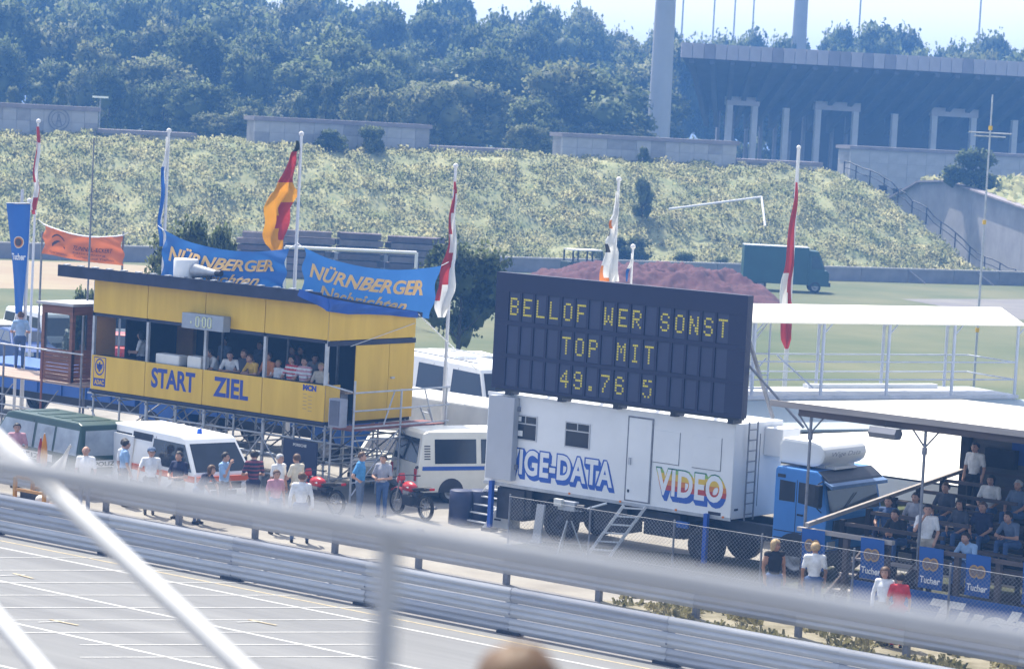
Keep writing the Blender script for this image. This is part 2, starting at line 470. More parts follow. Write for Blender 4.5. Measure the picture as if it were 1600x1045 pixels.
def bank2(u, v):
    s = u*(len(top)-2)+1; i = min(len(top)-2, int(s)); f = s-i
    p = top[i]*(1-f)+top[i+1]*f; q = p + (RV*1.0+DV*.55)*(v*38)+np.array([-.5,.86,0])*.5
    zz = max(.3, p[2]) + (noise.noise((q[0]*.4,q[1]*.4,2))*.5)*min(1,v*8) + v*1.0
    return (q[0],q[1],zz-.05)
e = MB(); e.grid(bank2, 50, 30); struct('passage_bank', e, soil)
Q = np.array([bank2(RS.rand(), RS.rand()) for _ in range(3500)]); V_, F_ = cards(Q+np.array([0,0,.25]), .7)
w = link(bpy.data.objects.new('weeds', np_mesh('weeds', V_, F_))); w.data.materials.append(leaf_w); w['kind'] = 'stuff'
w['label'] = 'rough weeds on the bank beyond the passage'

# concrete steps handrail down the bank's end
hr = thing('stair_handrail', 'thin dark handrail running down the bank end beside the passage', 'handrail', bank_pt(1,0))
L0 = Vector(hr.location); pts = [Vector(bank_pt(1, k/24*.47)) + Vector((.3,.3,.1)) - L0 for k in range(25)]
for k, p in enumerate(pts):
    if k % 2 == 0: b = MB(); b.tube(p-Vector((0,0,.3)), p+Vector((0,0,1.0)), .05, n=6); mk('post', b, dark, hr)
b = MB(); b.path([p+Vector((0,0,1.0)) for p in pts], .05, 6); mk('rail', b, dark, hr)
b = MB(); b.path([p+Vector((0,0,.5)) for p in pts], .035, 6); mk('rail', b, dark, hr)

# stone walls along the crest: block courses with recessed joints under a coping
def stone_wall(label, x0, y0, x1, y1, yb, b, courses=4, cols=10, m=stone, low=False):
    a0, z1 = RB(x0, y0, b); a1, z1b = RB(x1, y1, b); _, zb = RB(x0, yb, b)
    zt = (z1+z1b)/2; zb = min(zb, zt-.7) - 2.2
    base = BK(a0, b, zb)
    t = thing('stone_wall', label, 'wall', base, math.atan2(EV[1], EV[0]), 'stone walls along the crest of the bank')
    Ln, H = a1-a0, zt-zb
    c = MB(); c.box(.06, Ln-.06, .05, 1.9, 0, H-.3); mk('core', c, stone2, t)
    w_, h_ = Ln/cols, (H-.3)/courses
    bm_ = MB(); bm_.box(.012, w_-.012, 0, .3, .012, h_-.012); me = bm_.mesh('block')
    for mm in (m,): me.materials.append(mm)
    me2 = me.copy(); me2.materials.clear(); me2.materials.append(stone2)
    for j in range(courses):
        for i in range(cols):
            k = mk('block', me if random.random() > .22 else me2, m, t)
            k.location = (i*w_, random.uniform(-.02,.02), j*h_)
    c = MB(); c.box(-.15, Ln+.15, -.15, 2.1, H-.3, H); mk('coping', c, cope, t)
    return t
stone_wall('tall stone wall with a round stencil mark beside the striped flag', -60, 158, 154, 168, 212, 20, 5, 10)
stone_wall('low stone ledge between the stencilled wall and dense round trees', 154, 202, 304, 208, 222, 20, 3, 8)
stone_wall('tall pale stone wall with bushes in front behind the three coloured flag', 399, 180, 672, 197, 230, 20, 5, 12)
stone_wall('low ledge running out from the bush grown stone wall', 673, 227, 808, 234, 242, 20, 2, 7)
stone_wall('tall pale stone wall next to the grey lighting pylon', 880, 207, 1152, 222, 250, 20, 5, 12)
stone_wall('low ledge with thin slab under the stadium columns', 1153, 247, 1282, 255, 266, 20, 2, 7)
# round stencil on the first wall
aS, zS = RB(92, 187, 19.9); st = thing('wall_stencil', 'faint round dark stencil mark painted on the tall stone wall', 'mark', BK(aS, 19.9, zS), math.atan2(EV[1],EV[0]))
b = MB(); R1 = .8
for r1, r2 in ((.80,.70),(.55,.48)):
    b.add([(r*math.cos(i*.2618),0,r*math.sin(i*.2618)) for i in range(24) for r in (r1,r2)], [(2*i,2*i+1,(2*i+3)%48,(2*i+2)%48) for i in range(24)])
b.bar((-.2,0,-.4),(0,0,.4),.09,.01,up=(0,1,0)); b.bar((.2,0,-.4),(0,0,.4),.09,.01,up=(0,1,0)); b.bar((-.12,0,-.1),(.12,0,-.1),.08,.01,up=(0,1,0))
mk('stencil_ring', b, mat('stencil_paint', (.23,.24,.27), .9), st)
# the big wall block beyond the passage
def view_wall(name, label, pts, D0, D1, zb, th, courses, cols, m):
    p, q = PD(pts[0], pts[1], D0), PD(pts[2], pts[3], D1)
    ang = math.atan2(q[1]-p[1], q[0]-p[0]); Ln = math.hypot(q[0]-p[0], q[1]-p[1]); H = (p[2]+q[2])/2 - zb
    t = thing(name, label, 'wall', (p[0],p[1],zb), ang)
    c = MB(); c.box(.06, Ln-.06, .05, th, 0, H-.3); mk('core', c, stone2, t)
    w_, h_ = Ln/cols, (H-.3)/courses
    me = MB().box(.012, w_-.012, 0, .3, .012, h_-.012).mesh('block'); me.materials.append(m)
    me2 = me.copy(); me2.materials.clear(); me2.materials.append(stone2)
    for j in range(courses):
        for i in range(cols):
            k = mk('block', me if random.random() > .2 else me2, m, t); k.location = (i*w_, random.uniform(-.02,.02), j*h_)
    c = MB(); c.box(-.15, Ln+.15, -.15, th+.2, H-.3, H); mk('coping', c, cope, t)
    return t
view_wall('stone_wall', 'long pale block wall in front of the stadium columns beyond the passage', (1330,228,1680,245), 252, 258, 0, 3, 8, 12, stone)
for i, (x, y) in enumerate(((1380,292),(1402,297),(1426,299))):
    p = PD(x, y, 246); b = MB(); b.box(-.25,.25,-.25,.25,-5,.0); b.box(-.3,.3,-.3,.3,0,.12)
    o = mk('stub_post', b, dark, None); o.location = tuple(p)
    tag(o, 'short dark stub post in front of the pale block wall', 'post', 'stub posts beside the passage')

# ------------------------------------------------------------------ stadium stand
sc_ = mat('stadium_concrete', (.42,.39,.42), .9, .12, .4)
sc2 = mat('stadium_concrete_stained', (.27,.25,.28), .9, .15, .4)
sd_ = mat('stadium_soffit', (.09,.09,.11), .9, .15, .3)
p0, p1 = PD(1063,98,288), PD(1760,122,296)
ang = math.atan2(p1[1]-p0[1], p1[0]-p0[0]); Ls = math.hypot(p1[0]-p0[0], p1[1]-p0[1])
sta = thing('stadium_stand', 'long concrete stadium stand with panelled roof edge and tall columns', 'stadium', (p0[0],p0[1],0), ang)
zf0, zf1 = (p0[2]+p1[2])/2, PD(1063,66,288)[2]
def stp(b, **k): return b
npn = 40; pw = Ls/npn
fm = [MB().box(.03, pw-.03, -.12, .12, zf0+.03, zf1-.02).mesh('fascia_panel') for _ in range(2)]
fm[0].materials.append(sc_); fm[1].materials.append(sc2)
for i in range(npn):
    k = mk('fascia_panel', fm[0 if random.random() > .3 else 1], sc_, sta); k.location = (i*pw, random.uniform(-.03,.03), 0)
zc = PD(1170,142,300)[2]; depth_ = 17.0
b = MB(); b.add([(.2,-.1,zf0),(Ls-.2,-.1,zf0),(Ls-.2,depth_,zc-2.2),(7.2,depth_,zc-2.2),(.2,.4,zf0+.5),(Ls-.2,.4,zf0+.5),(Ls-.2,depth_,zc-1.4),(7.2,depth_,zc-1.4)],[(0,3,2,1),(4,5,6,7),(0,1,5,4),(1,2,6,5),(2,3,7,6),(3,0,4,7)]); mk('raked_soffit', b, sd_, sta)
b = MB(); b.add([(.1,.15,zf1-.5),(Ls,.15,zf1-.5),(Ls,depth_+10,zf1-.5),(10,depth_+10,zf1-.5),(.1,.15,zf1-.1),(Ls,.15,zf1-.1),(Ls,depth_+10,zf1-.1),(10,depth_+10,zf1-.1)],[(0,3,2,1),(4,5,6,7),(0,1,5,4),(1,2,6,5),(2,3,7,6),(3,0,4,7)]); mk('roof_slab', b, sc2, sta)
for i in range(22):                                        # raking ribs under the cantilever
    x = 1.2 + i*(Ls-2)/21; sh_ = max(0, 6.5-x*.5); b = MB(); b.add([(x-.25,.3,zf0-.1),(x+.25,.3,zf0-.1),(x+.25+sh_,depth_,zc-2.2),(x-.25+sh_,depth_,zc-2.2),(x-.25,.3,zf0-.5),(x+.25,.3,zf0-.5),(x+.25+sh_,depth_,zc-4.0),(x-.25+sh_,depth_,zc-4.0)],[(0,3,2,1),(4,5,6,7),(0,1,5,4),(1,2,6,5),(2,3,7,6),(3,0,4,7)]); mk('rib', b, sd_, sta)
colx = [(1125,250,142),(1164,250,146),(1213,250,152),(1262,255,150),(1320,262,158),(1382,245,160),(1443,250,160),(1504,250,163),(1568,255,168),(1630,255,170),(1695,255,170)]
cols_ = []
for x, yb, yt in colx:
    p = PD(x, yb, 301 + (x-1063)/700*8); lp = sta.matrix_basis.inverted() @ Vector(p); cols_.append(lp.x)
    mk('column', MB().box(lp.x-.30, lp.x+.30, 9.4, 10.1, 0, zc-1.6), mat('column_concrete',(.55,.54,.56),.85,.1,.5), sta)
for i, j in ((0,1),(3,4),(6,7)):
    mk('lintel', MB().box(cols_[i]-.42, cols_[j]+.42, 9.35, 10.35, zc-1.6, zc-.7), sc_, sta)
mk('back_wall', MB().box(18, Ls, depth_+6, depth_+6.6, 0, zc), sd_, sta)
for i in range(10):
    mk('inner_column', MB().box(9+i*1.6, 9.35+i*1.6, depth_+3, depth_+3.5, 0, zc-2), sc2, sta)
b = MB(); b.box(9, Ls, depth_+5.9, depth_+14, 0, 1); mk('rear_plinth', b, sc2, sta)

# pylons and masts
pyl = mat('pylon_concrete', (.38,.38,.38), .8, .08, .3)
for label, x, yb, D, r, g_ in (('thick pale lighting pylon standing before the trees beside the stand', 1030, 185, 282, 1.12, 0), ('pale lighting pylon rising behind the stadium roof', 1248, 72, 372, 1.05, 0)):
    p = PD(x, yb, D); t = thing('lighting_pylon', label, 'pylon', (p[0],p[1],0), 0, 'stadium lighting pylons')
    b = MB(); b.tube((0,0,0),(0,0,34),r*1.12,r*.80,16); mk('shaft', b, pyl, t)
    b = MB(); b.box(-2.4,2.4,-.5,.5,31,34.5); mk('lamp_frame', b, steel_d, t)
for x, y, D in ((1068,0,420),(1117,0,430),(1149,5,440),(1178,8,430),(1345,0,400),(1533,0,390)):
    p = PD(x, y, D); o = solo('floodlight_mast', MB().tube((p[0],p[1],0),(p[0],p[1],p[2]+2),.16,.12,6).box(p[0]-.8,p[0]+.8,p[1]-.15,p[1]+.15,p[2]+1.6,p[2]+2.2), steel, 'thin pale mast standing above the distant treetops', 'mast', 'thin masts beyond the trees', (p[0],p[1],0))
lp = PD(157,152,222); t = thing('street_lamp', 'flat white lamp head on a thin pole before the dark trees', 'lamp', (lp[0],lp[1],5))
b = MB(); b.tube((0,0,0),(0,0,lp[2]-5),.06,n=6); mk('pole', b, steel_d, t); b = MB(); b.bar((-.6*RV[0],-.6*RV[1],lp[2]-5),(.6*RV[0],.6*RV[1],lp[2]-5),.35,.14); mk('lamp_head', b, white, t)

# ------------------------------------------------------------------ woods
prof = [(-150,-70),(0,-60),(300,-45),(520,-22),(600,-10),(640,2),(700,-12),(760,0),(800,-8),(860,-4),(910,4),(950,26),(1000,48),(1050,44),(1100,40),(1150,52),(1200,38),(1260,46),(1300,40),(1340,24),(1390,46),(1420,34),(1450,52),(1490,38),(1540,56),(1600,52),(1750,50)]
def prf(x):
    for (a,b),(c,d_) in zip(prof, prof[1:]):
        if a <= x <= c: return b+(d_-b)*(x-a)/(c-a)
    return 40
woods = 'trees of the wood beyond the embankment'
nT = 0
for D, off, step, wd in ((410,0,64,9),(375,16,70,9),(345,34,74,9.5),(315,58,80,9.5),(288,88,84,9),(264,122,88,8),(246,152,74,5.5)):
    x = -140 + random.random()*60
    while x < 1740:
        X_ = x; x += step*random.uniform(.75,1.3)
        if D < 340 and X_ > 1045: continue
        if D < 285 and 985 < X_ < 1050: continue
        if D == 246 and random.random() < .35: continue
        y = prf(X_) + off*random.uniform(.75,1.25) + (random.uniform(-8,16) if D > 380 else random.uniform(-14,18))
        p = PD(X_, y, D*random.uniform(.98,1.02)); zb = 5.5
        h = max(4, p[2]-zb); w_ = wd*random.uniform(.8,1.35)
        kind = random.random(); far_ = D > 330
        lm = leaf_a if kind < .72 else leaf_b
        nT += 1
        if far_: lab = 'broad green crown of the far back row of the wood'
        elif lm is leaf_a: lab = 'dark green leafy tree in the wood behind the stone walls'
        else: lab = 'paler green leafy tree in the wood behind the stone walls'
        tree('broadleaf_tree', lab, (p[0],p[1],zb), h, w_, crowns[random.randrange(6)], lm, woods+(' back row' if far_ else (' dark' if lm is leaf_a else ' pale')), low=.10)
for i in range(27):
    x_ = -30+i*41+random.uniform(-12,12); yh = 137+x_*.0524; p = PD(x_, yh+random.uniform(2,34), 272+random.uniform(-5,5)); tree('understorey_bush','leafy understorey bush at the edge of the wood behind the walls',(p[0],p[1],3.0),p[2]-3.0,5.2*random.uniform(.8,1.3),crowns_b[i%3],leaf_b if i%3 else leaf_a,'bushes along the edge of the wood',low=.0)
for i in range(16):
    x_ = 1085+i*17+random.uniform(-6,6); p = PD(x_, 208+random.uniform(-10,12), 338+random.uniform(-6,8)); tree('hedge_bush','leafy bush growing in the gap behind the stadium columns',(p[0],p[1],2.0),p[2]-2.0,4.2,crowns_b[i%3],leaf_a,'bushes behind the stadium columns',low=.0)
for lab, x, yt, D, w_, c, lm in (
    ('large dark round tree just before the lighting pylon', 945, 112, 262, 11.5, crowns[2], leaf_a),
    ('broad bright tree over the low stone ledge', 240, 92, 256, 10.0, crowns[4], leaf_b),
    ('wide leafy tree between the two tall pale walls', 735, 118, 258, 10.5, crowns[1], leaf_b),
    ('dark tree left of the wide leafy tree behind the bush grown wall', 560, 58, 276, 11.5, crowns[3], leaf_a)):
    p = PD(x, yt, D); tree('broadleaf_tree', lab, (p[0],p[1],5.5), p[2]-5.5, w_, c, lm, low=.06)
for i, (x, yt, w_) in enumerate(((95,128,2.2),(60,142,2.4),(20,135,2.6),(472,140,2.6),(512,130,2.4),(548,135,2.4),(585,145,2.6),(612,152,2.4),(370,166,4.2),(330,176,3.6),(820,195,3.2),(845,200,3))):
    p = PD(x, yt, 236); lab = ('young yellowish tree growing behind the bush grown wall' if 440 < x < 640 else 'young pointed tree peeping over the stencilled wall' if x < 120 else 'low leafy tree filling the gap between two stone walls')
    tree('young_tree', lab, (p[0],p[1],6.5), max(2,p[2]-6.5), w_*1.15, crowns_c[i%2] if x<640 and not 320<x<380 else crowns[i%6], leaf_b, lab.replace('tree','trees'), low=.03)
# bushes on the bank and by the walls
for lab, x, yt, yb, b, w_, c, lm in (
    ('narrow dark conical shrub alone on the weedy slope', 1007, 276, 350, 10, 1.9, crowns[3], leaf_a),
    ('wide dusky bush at the slope foot behind the red mound', 982, 362, 415, 3.5, 3.6, crowns_b[0], leaf_a),
    ('small grey green bush beside the barrier behind the red mound', 1070, 388, 420, 3, 1.8, crowns_b[1], leaf_a),
    ('tiny bush between the red mound and the dark green van', 1128, 392, 420, 3, 1.3, crowns_b[2], leaf_a),
    ('bushes growing against the tall pale stone wall', 520, 196, 232, 18.6, 2.6, crowns_b[0], leaf_a),
    ('dark shrub standing before the middle of the bush grown wall', 583, 188, 238, 18.4, 2.2, crowns_b[1], leaf_a),
    ('small plant in the joint of the wall next to the pylon', 1007, 222, 248, 18.8, .9, crowns_b[2], leaf_a)):
    a_, z1 = RB(x, yt, b); _, z0 = RB(x, yb, b)
    tree('bush', lab, BK(a_, b, z0-.3), z1-z0+.3, w_, c, lm, low=.02)
p = PD(1522, 218, 230); tree('bush', 'large round dark bush on top of the concrete flank wall', (p[0],p[1],PD(1522,303,230)[2]), p[2]-PD(1522,303,230)[2], 4.6, crowns_b[1], leaf_a, low=.0)
# trees nearer, on the field side of the stand
for lab, x, yt, yb, D, w_, c in (
    ('dark tree right beside the scoreboard with its trunk showing', 726, 362, 585, 118, 4.3, crowns[0]),
    ('dark bushy tree behind the first blue banner', 292, 338, 470, 108, 3.4, crowns[5]),
    ('small dark bush between the orange banner and the roof edge', 136, 405, 480, 104, 1.4, crowns_b[2]),
    ('dark tree partly behind the striped banner end', 352, 352, 460, 110, 1.9, crowns[3])):
    p = PD(x, yt, D); tree('field_tree', lab, (p[0],p[1],0), p[2], w_, c, leaf_a, low=.1 if 'trunk' in lab else .05)

# ------------------------------------------------------------------ haze
hz = MB(); hz.box(-1080, 780, -740, 1120, -1.0, 40.0)
hm = bpy.data.materials.new('haze_air'); hm.use_nodes = True
N, L = hm.node_tree.nodes, hm.node_tree.links
N.remove(N['Principled BSDF']); pv = N.new('ShaderNodeVolumePrincipled')
pv.inputs['Color'].default_value = (.17,.43,1.0,1); pv.inputs['Density'].default_value = .00085; pv.inputs['Anisotropy'].default_value = .15
L.new(pv.outputs[0], N['Material Output'].inputs['Volume'])
h = struct('haze', hz, hm, 'stuff'); h['label'] = 'pale blue summer haze over the whole field'
# ------------------------------------------------------------------ yellow timing stand
yel = mat('yellow_panel_paint', (.62,.385,.03), .55, .06, 2.2, bump=.08, bscale=6, col2=(.72,.465,.045), stretch=(1,1,.16))
navy = mat('navy_roof_felt', (.025,.03,.06), .7, .3, 1.5)
ink = mat('blue_lettering', (.03,.06,.30), .6, .1)
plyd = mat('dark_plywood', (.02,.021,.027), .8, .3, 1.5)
plyo = mat('orange_plywood', (.42,.22,.06), .7, .15, 1.2)
plank = mat('scaffold_plank', (.30,.22,.15), .85, .25, 1.5, stretch=(.3,4,4))
YF, XE = 58.0, -51.7
ts = thing('timing_stand', 'yellow panelled timing stand on scaffolding with START and ZIEL lettering', 'timing stand', (-56.3,58,0))
O = tuple(ts.location)
def tp(name, b, m, parent=ts, **k): return mk(name, b, m, parent, O, **k)
seam = [-60.93,-58.69,-56.37,-54.06,XE]
for i in range(4):
    a, b_ = seam[i]+.012, seam[i+1]-.012
    tp('lower_panel', MB().box(a,b_,YF,YF+.03,2.13,3.13), yel, bevel=.006)
    tp('upper_panel', MB().box(a,b_,YF,YF+.03,4.38,5.50), yel, bevel=.006)
yl = PX(643,655,XE); yb_ = yl[1]
tp('end_panel', MB().box(XE-.03,XE,YF+.04,YF+.62,2.13,3.13), yel)
tp('end_panel', MB().prism([(YF+.04,4.36),(61.72,4.36),(61.72,4.90),(YF+.04,5.46)],XE-.03,XE,'x'), yel)
tp('end_panel', MB().box(XE-.03,XE,59.22,60.62,2.10,4.20), yel)
tp('end_panel', MB().box(XE-.03,XE,60.64,61.72,2.10,4.20), yel, label='yellow end panel cut as a door')
tp('door_handle', MB().box(XE,XE+.05,60.72,60.86,3.22,3.27), steel)
tp('end_beam', MB().box(XE-.05,XE+.02,YF+.04,61.74,4.21,4.34), navy)
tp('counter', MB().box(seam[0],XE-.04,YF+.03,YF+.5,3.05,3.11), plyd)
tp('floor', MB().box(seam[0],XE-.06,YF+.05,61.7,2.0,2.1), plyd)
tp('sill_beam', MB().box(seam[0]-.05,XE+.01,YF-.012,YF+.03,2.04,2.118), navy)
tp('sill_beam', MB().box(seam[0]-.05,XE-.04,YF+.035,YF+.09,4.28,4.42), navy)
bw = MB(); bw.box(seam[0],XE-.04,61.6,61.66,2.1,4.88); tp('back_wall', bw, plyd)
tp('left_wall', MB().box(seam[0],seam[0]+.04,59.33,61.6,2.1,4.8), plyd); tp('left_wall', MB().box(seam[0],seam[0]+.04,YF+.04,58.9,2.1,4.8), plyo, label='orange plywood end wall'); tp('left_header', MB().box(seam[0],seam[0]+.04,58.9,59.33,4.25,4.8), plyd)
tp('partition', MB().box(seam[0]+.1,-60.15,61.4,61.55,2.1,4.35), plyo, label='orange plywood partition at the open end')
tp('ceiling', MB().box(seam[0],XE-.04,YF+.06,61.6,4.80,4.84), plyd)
for k in range(6): tp('roof_joist', MB().box(-60.5+k*1.65,-60.42+k*1.65,YF+.08,61.6,4.68,4.79), plank)
for x in seam[:1]+[seam[1],seam[2],seam[3],XE-.06]:
    tp('post', MB().box(x-.045,x+.045,YF+.035,YF+.115,2.13,5.3), steel)
for x in (-57.5,-54.9,-53.0): tp('inner_post', MB().box(x-.03,x+.03,59.9,59.96,2.1,4.78), steel_d)
tp('roof', MB().prism([(YF-.35,5.50),(YF-.35,5.64),(61.95,5.06),(61.95,4.92)],-62.0,XE+.04,'x'), navy)
tp('roof_edge', MB().box(-62.08,XE+.04,YF-.40,YF-.352,5.36,5.70), navy)
for k in range(17):
    x = -61.8+k*.6; tp('roof_clip', MB().box(x,x+.16,YF-.46,YF-.3,5.705,5.735), steel)
# painted lettering
def ft(b, s, x0, x1, z0, z1, y=YF-.004, **k): return put_text(b, s, lambda u,v:(x0+(x1-x0)*u, y, z0+(z1-z0)*v), **k)
b = MB(); ft(b,'START',-58.42,-56.66,2.42,3.0,bold=.035); tp('start_lettering', b, ink)
b = MB(); ft(b,'ZIEL',-55.93,-54.57,2.42,2.98,bold=.035); tp('ziel_lettering', b, ink)
b = MB(); ft(b,'MCN',-52.52,-52.02,2.93,3.10,bold=.07); tp('club_lettering', b, ink)
b = MB()
for i in range(10): b.box(-52.5+(i%2)*.2,-52.36+(i%2)*.2,YF-.006,YF-.003,2.82-i*.05,2.84-i*.05)
tp('small_print', b, mat('faint_print', (.40,.27,.10), .6))
# club emblem: eagle in an oval over a lettered bar
b = MB(); cx, cz = -60.56, 2.80
b.box(cx-.25,cx+.25,YF-.006,YF-.003,2.23,3.09,0)
b.box(cx-.225,cx+.225,YF-.009,YF-.0065,2.47,3.065,1)
b.add([(cx+r*math.cos(i*.2618)*.8,YF-.012,cz+r*math.sin(i*.2618)) for i in range(24) for r in (.25,.205)], [(2*i,2*i+1,(2*i+3)%48,(2*i+2)%48) for i in range(24)],0)
for sx in (-1,1): b.add([(cx,YF-.012,cz+.07),(cx+sx*.13,YF-.012,cz+.10),(cx+sx*.12,YF-.012,cz-.03),(cx+sx*.04,YF-.012,cz-.10)],[(0,1,2,3)],0)
b.add([(cx-.04,YF-.012,cz+.13),(cx+.03,YF-.012,cz+.15),(cx+.04,YF-.012,cz-.14),(cx-.04,YF-.012,cz-.14)],[(0,1,2,3)],0)
put_text(b,'ADAC',lambda u,v:(cx-.2+.4*u,YF-.009,2.28+.14*v),mi=1,bold=.03); tp('club_emblem', b, [ink,yel])
# timing display on the parapet of the roof
ck = tp('time_display', MB().box(-56.98,-55.35,YF-.32,YF-.02,4.28,4.72), mat('display_case', (.30,.34,.40), .45, .1), bevel=.02)
b = MB(); led = mat('pale_segment', (.70,.74,.45), .5, .05)
for k, x in enumerate((-56.42,-56.16,-55.95)):
    w_, z0, z1, y = .15, 4.35, 4.65, YF-.335
    for (a,c,e,f) in ((0,.03,0,1),(w_-.03,w_,0,1),(0,w_,0,.1),(0,w_,.9,1)): b.box(x+a,x+c,y,y+.01,z0+(z1-z0)*e,z0+(z1-z0)*f)
b.box(-56.215,-56.19,YF-.335,YF-.325,4.52,4.56); b.box(-56.62,-56.58,YF-.335,YF-.325,4.44,4.50)
mk('digit_segments', b, led, ck, O)
# drum loudspeaker and horn on the roof
p = PY(290,432,58.0); t = thing('drum_loudspeaker', 'white drum shaped loudspeaker with a grey horn on the stand roof', 'loudspeaker', (p[0],p[1],5.62))
b = MB(); b.lathe([(.0,0),(.34,0),(.36,.05),(.36,.55),(.33,.6),(0,.6)],(0,0,0),'z',20); mk('drum', b, white, t)
b = MB(); b.lathe([(.22,.0),(.20,.02),(.09,.7),(.07,.85)],(.38,0,.28),'x',14); mk('horn', b, steel, t); mk('driver', MB().tube((1.2,0,.28),(1.4,0,.28),.09,n=10), dark, t); mk('bracket', MB().box(.2,.5,-.08,.08,0,.15).box(.9,1.0,-.05,.05,0,.2), dark, t)

# scaffolding under the stand
sf = thing('scaffold', 'grey tube scaffolding with crossed braces carrying the yellow stand', 'scaffolding', (-56.3,58.2,0)); O2 = tuple(sf.location)
def sp(name, p, q, r=.03, m=steel, n=6): return mk(name, MB().tube(p,q,r,n=n), m, sf, O2)
xs = [-60.9,-59.8,-58.69,-57.5,-56.37,-55.2,-54.06,-52.9,-51.75]
for y in (58.12,61.5):
    for x in xs: sp('standard',(x,y,0),(x,y,2.03),.032 if x not in seam else .05)
    for z in (.45,1.0,1.55,1.98): sp('ledger',(-61.2,y+.05,z),(-51.5,y+.05,z))
for i, x in enumerate(xs):
    for z in (.95,1.9): sp('transom',(x+.04,58.0,z),(x+.04,61.7,z),.025)
    if i < 8:
        a, c = (x, xs[i+1]) if i % 2 else (xs[i+1], x)
        sp('brace',(a,58.06,.15),(c,58.06,1.5),.024); sp('brace',(a,61.56,.2),(c,61.56,1.9),.024,steel_d)
    sp('cross_brace',(x-.04,58.1,.2),(x-.04,61.5,1.8),.022,steel_d)
for i in range(18):
    x = -61+i*.53; z0, z1 = (1.58,1.96) if i % 2 else (1.96,1.58); sp('lattice',(x,58.17,z0),(x+.53,58.17,z1),.018,steel_d)
# end landing with rails and ladder
ld = thing('scaffold_landing', 'tube landing with guard rails beside the yellow end wall', 'landing', (-51.0,60,0)); O3 = tuple(ld.location)
def lp_(name, p, q, r=.026, m=steel): return mk(name, MB().tube(p,q,r,n=7), m, ld, O3)
XL = -50.75
z_t, z_m = 3.02, 2.52
ya, yb2 = 58.15, 62.1
for y in (ya,(ya+yb2)/2,yb2):
    lp_('standard',(XL,y,0),(XL,y,3.05 if y != ya else 3.35),.032); lp_('standard',(-51.55,y,0),(-51.55,y,2.0),.032)
for z in (z_t,z_m,2.06): lp_('guard_rail',(XL+.03,ya-.05,z),(XL+.03,yb2+.1,z))
lp_('guard_brace',(XL+.02,59.4,2.1),(XL+.02,59.8,3.0),.022); lp_('guard_brace',(XL+.02,61.5,2.1),(XL+.02,61.1,3.0),.022)
for k in range(3): mk('plank', MB().box(-51.6+k*.28,-51.34+k*.28,ya,yb2,1.96,2.0), mat('red_brown_plank',(.24,.10,.09),.8,.2,2), ld, O3)
for z in (.55,1.1,1.7): lp_('ledger',(XL,ya,z),(XL,yb2,z),.024); lp_('ledger',(-51.55,ya,z),(-51.55,yb2,z),.024)
for i in range(8):
    y = ya+i*.48; lp_('lattice',(XL-.05,y,1.15 if i%2 else 1.65),(XL-.05,y+.48,1.65 if i%2 else 1.15),.016,steel_d)
lp_('brace',(XL+.03,ya,.2),(XL+.03,60,1.9),.022); lp_('brace',(XL+.03,yb2,.2),(XL+.03,60.2,1.9),.022)
lp_('gate_rail',(-51.7,58.05,3.16),(XL,58.05,3.05))
p = PY(522,636,57.9); t = thing('column_loudspeaker', 'grey column loudspeaker box on the front corner of the landing', 'loudspeaker', (-51.15,57.95,2.06))
mk('case', MB().box(-.22,.22,-.14,.14,0,.78), mat('speaker_case',(.30,.32,.38),.6), t, bevel=.015); mk('speaker_cloth', MB().box(-.17,.17,-.16,-.142,.05,.73), mat('speaker_cloth',(.14,.15,.19),.9), t)
# ladder from the landing
def ladder(name, label, p, q, w, n, r=.02, m=steel, side=(1,0,0), group=None):
    p, q, s_ = Vector(p), Vector(q), Vector(side).normalized()*w/2
    t = thing(name, label, 'ladder', p, 0, group); o = tuple(p)
    for sg in (-1,1): mk('stile', MB().tube(p+s_*sg,q+s_*sg,r*1.3,n=7), m, t, o)
    for k in range(n):
        c = p+(q-p)*((k+.6)/n); mk('rung', MB().tube(c-s_,c+s_,r,n=6), m, t, o)
    return t
a, c = PY(662,648,62.4), G(712,770)
ladder('landing_ladder','thin steel ladder leaning against the scaffold landing',(c[0],c[1],0),(a[0],a[1],2.3),.45,7,side=(.8,-.3,0))

# blue tarpaulin hanging over the roof edge
tb = mat('blue_tarpaulin', (.02,.085,.36), .6, .12, 2, trans=.15, bump=.3, bscale=5)
tbl = [(466,451,462),(490,459,474),(512,466,486),(540,471,491),(580,477,491),(615,482,493),(652,487,497)]
def tarp(u, v):
    s = u*(len(tbl)-1); i = min(len(tbl)-2, int(s)); f = s-i
    x = tbl[i][0]*(1-f)+tbl[i+1][0]*f; y0 = tbl[i][1]*(1-f)+tbl[i+1][1]*f; y1 = tbl[i][2]*(1-f)+tbl[i+1][2]*f
    yy = y0+(y1-y0)*v
    if x <= 516: p = PY(x, yy, YF-.46)
    else:
        p = PX(x, yy, XE+.12); 
    return (p[0]+.03*math.sin(u*31+v*5), p[1]-.05*math.sin(u*23)*v, p[2])
b = MB(); b.grid(tarp, 60, 8)
solo('roof_tarpaulin', b, tb, 'crumpled blue tarpaulin hanging over the corner of the stand roof', 'tarpaulin', None, (XE,YF,5.2))

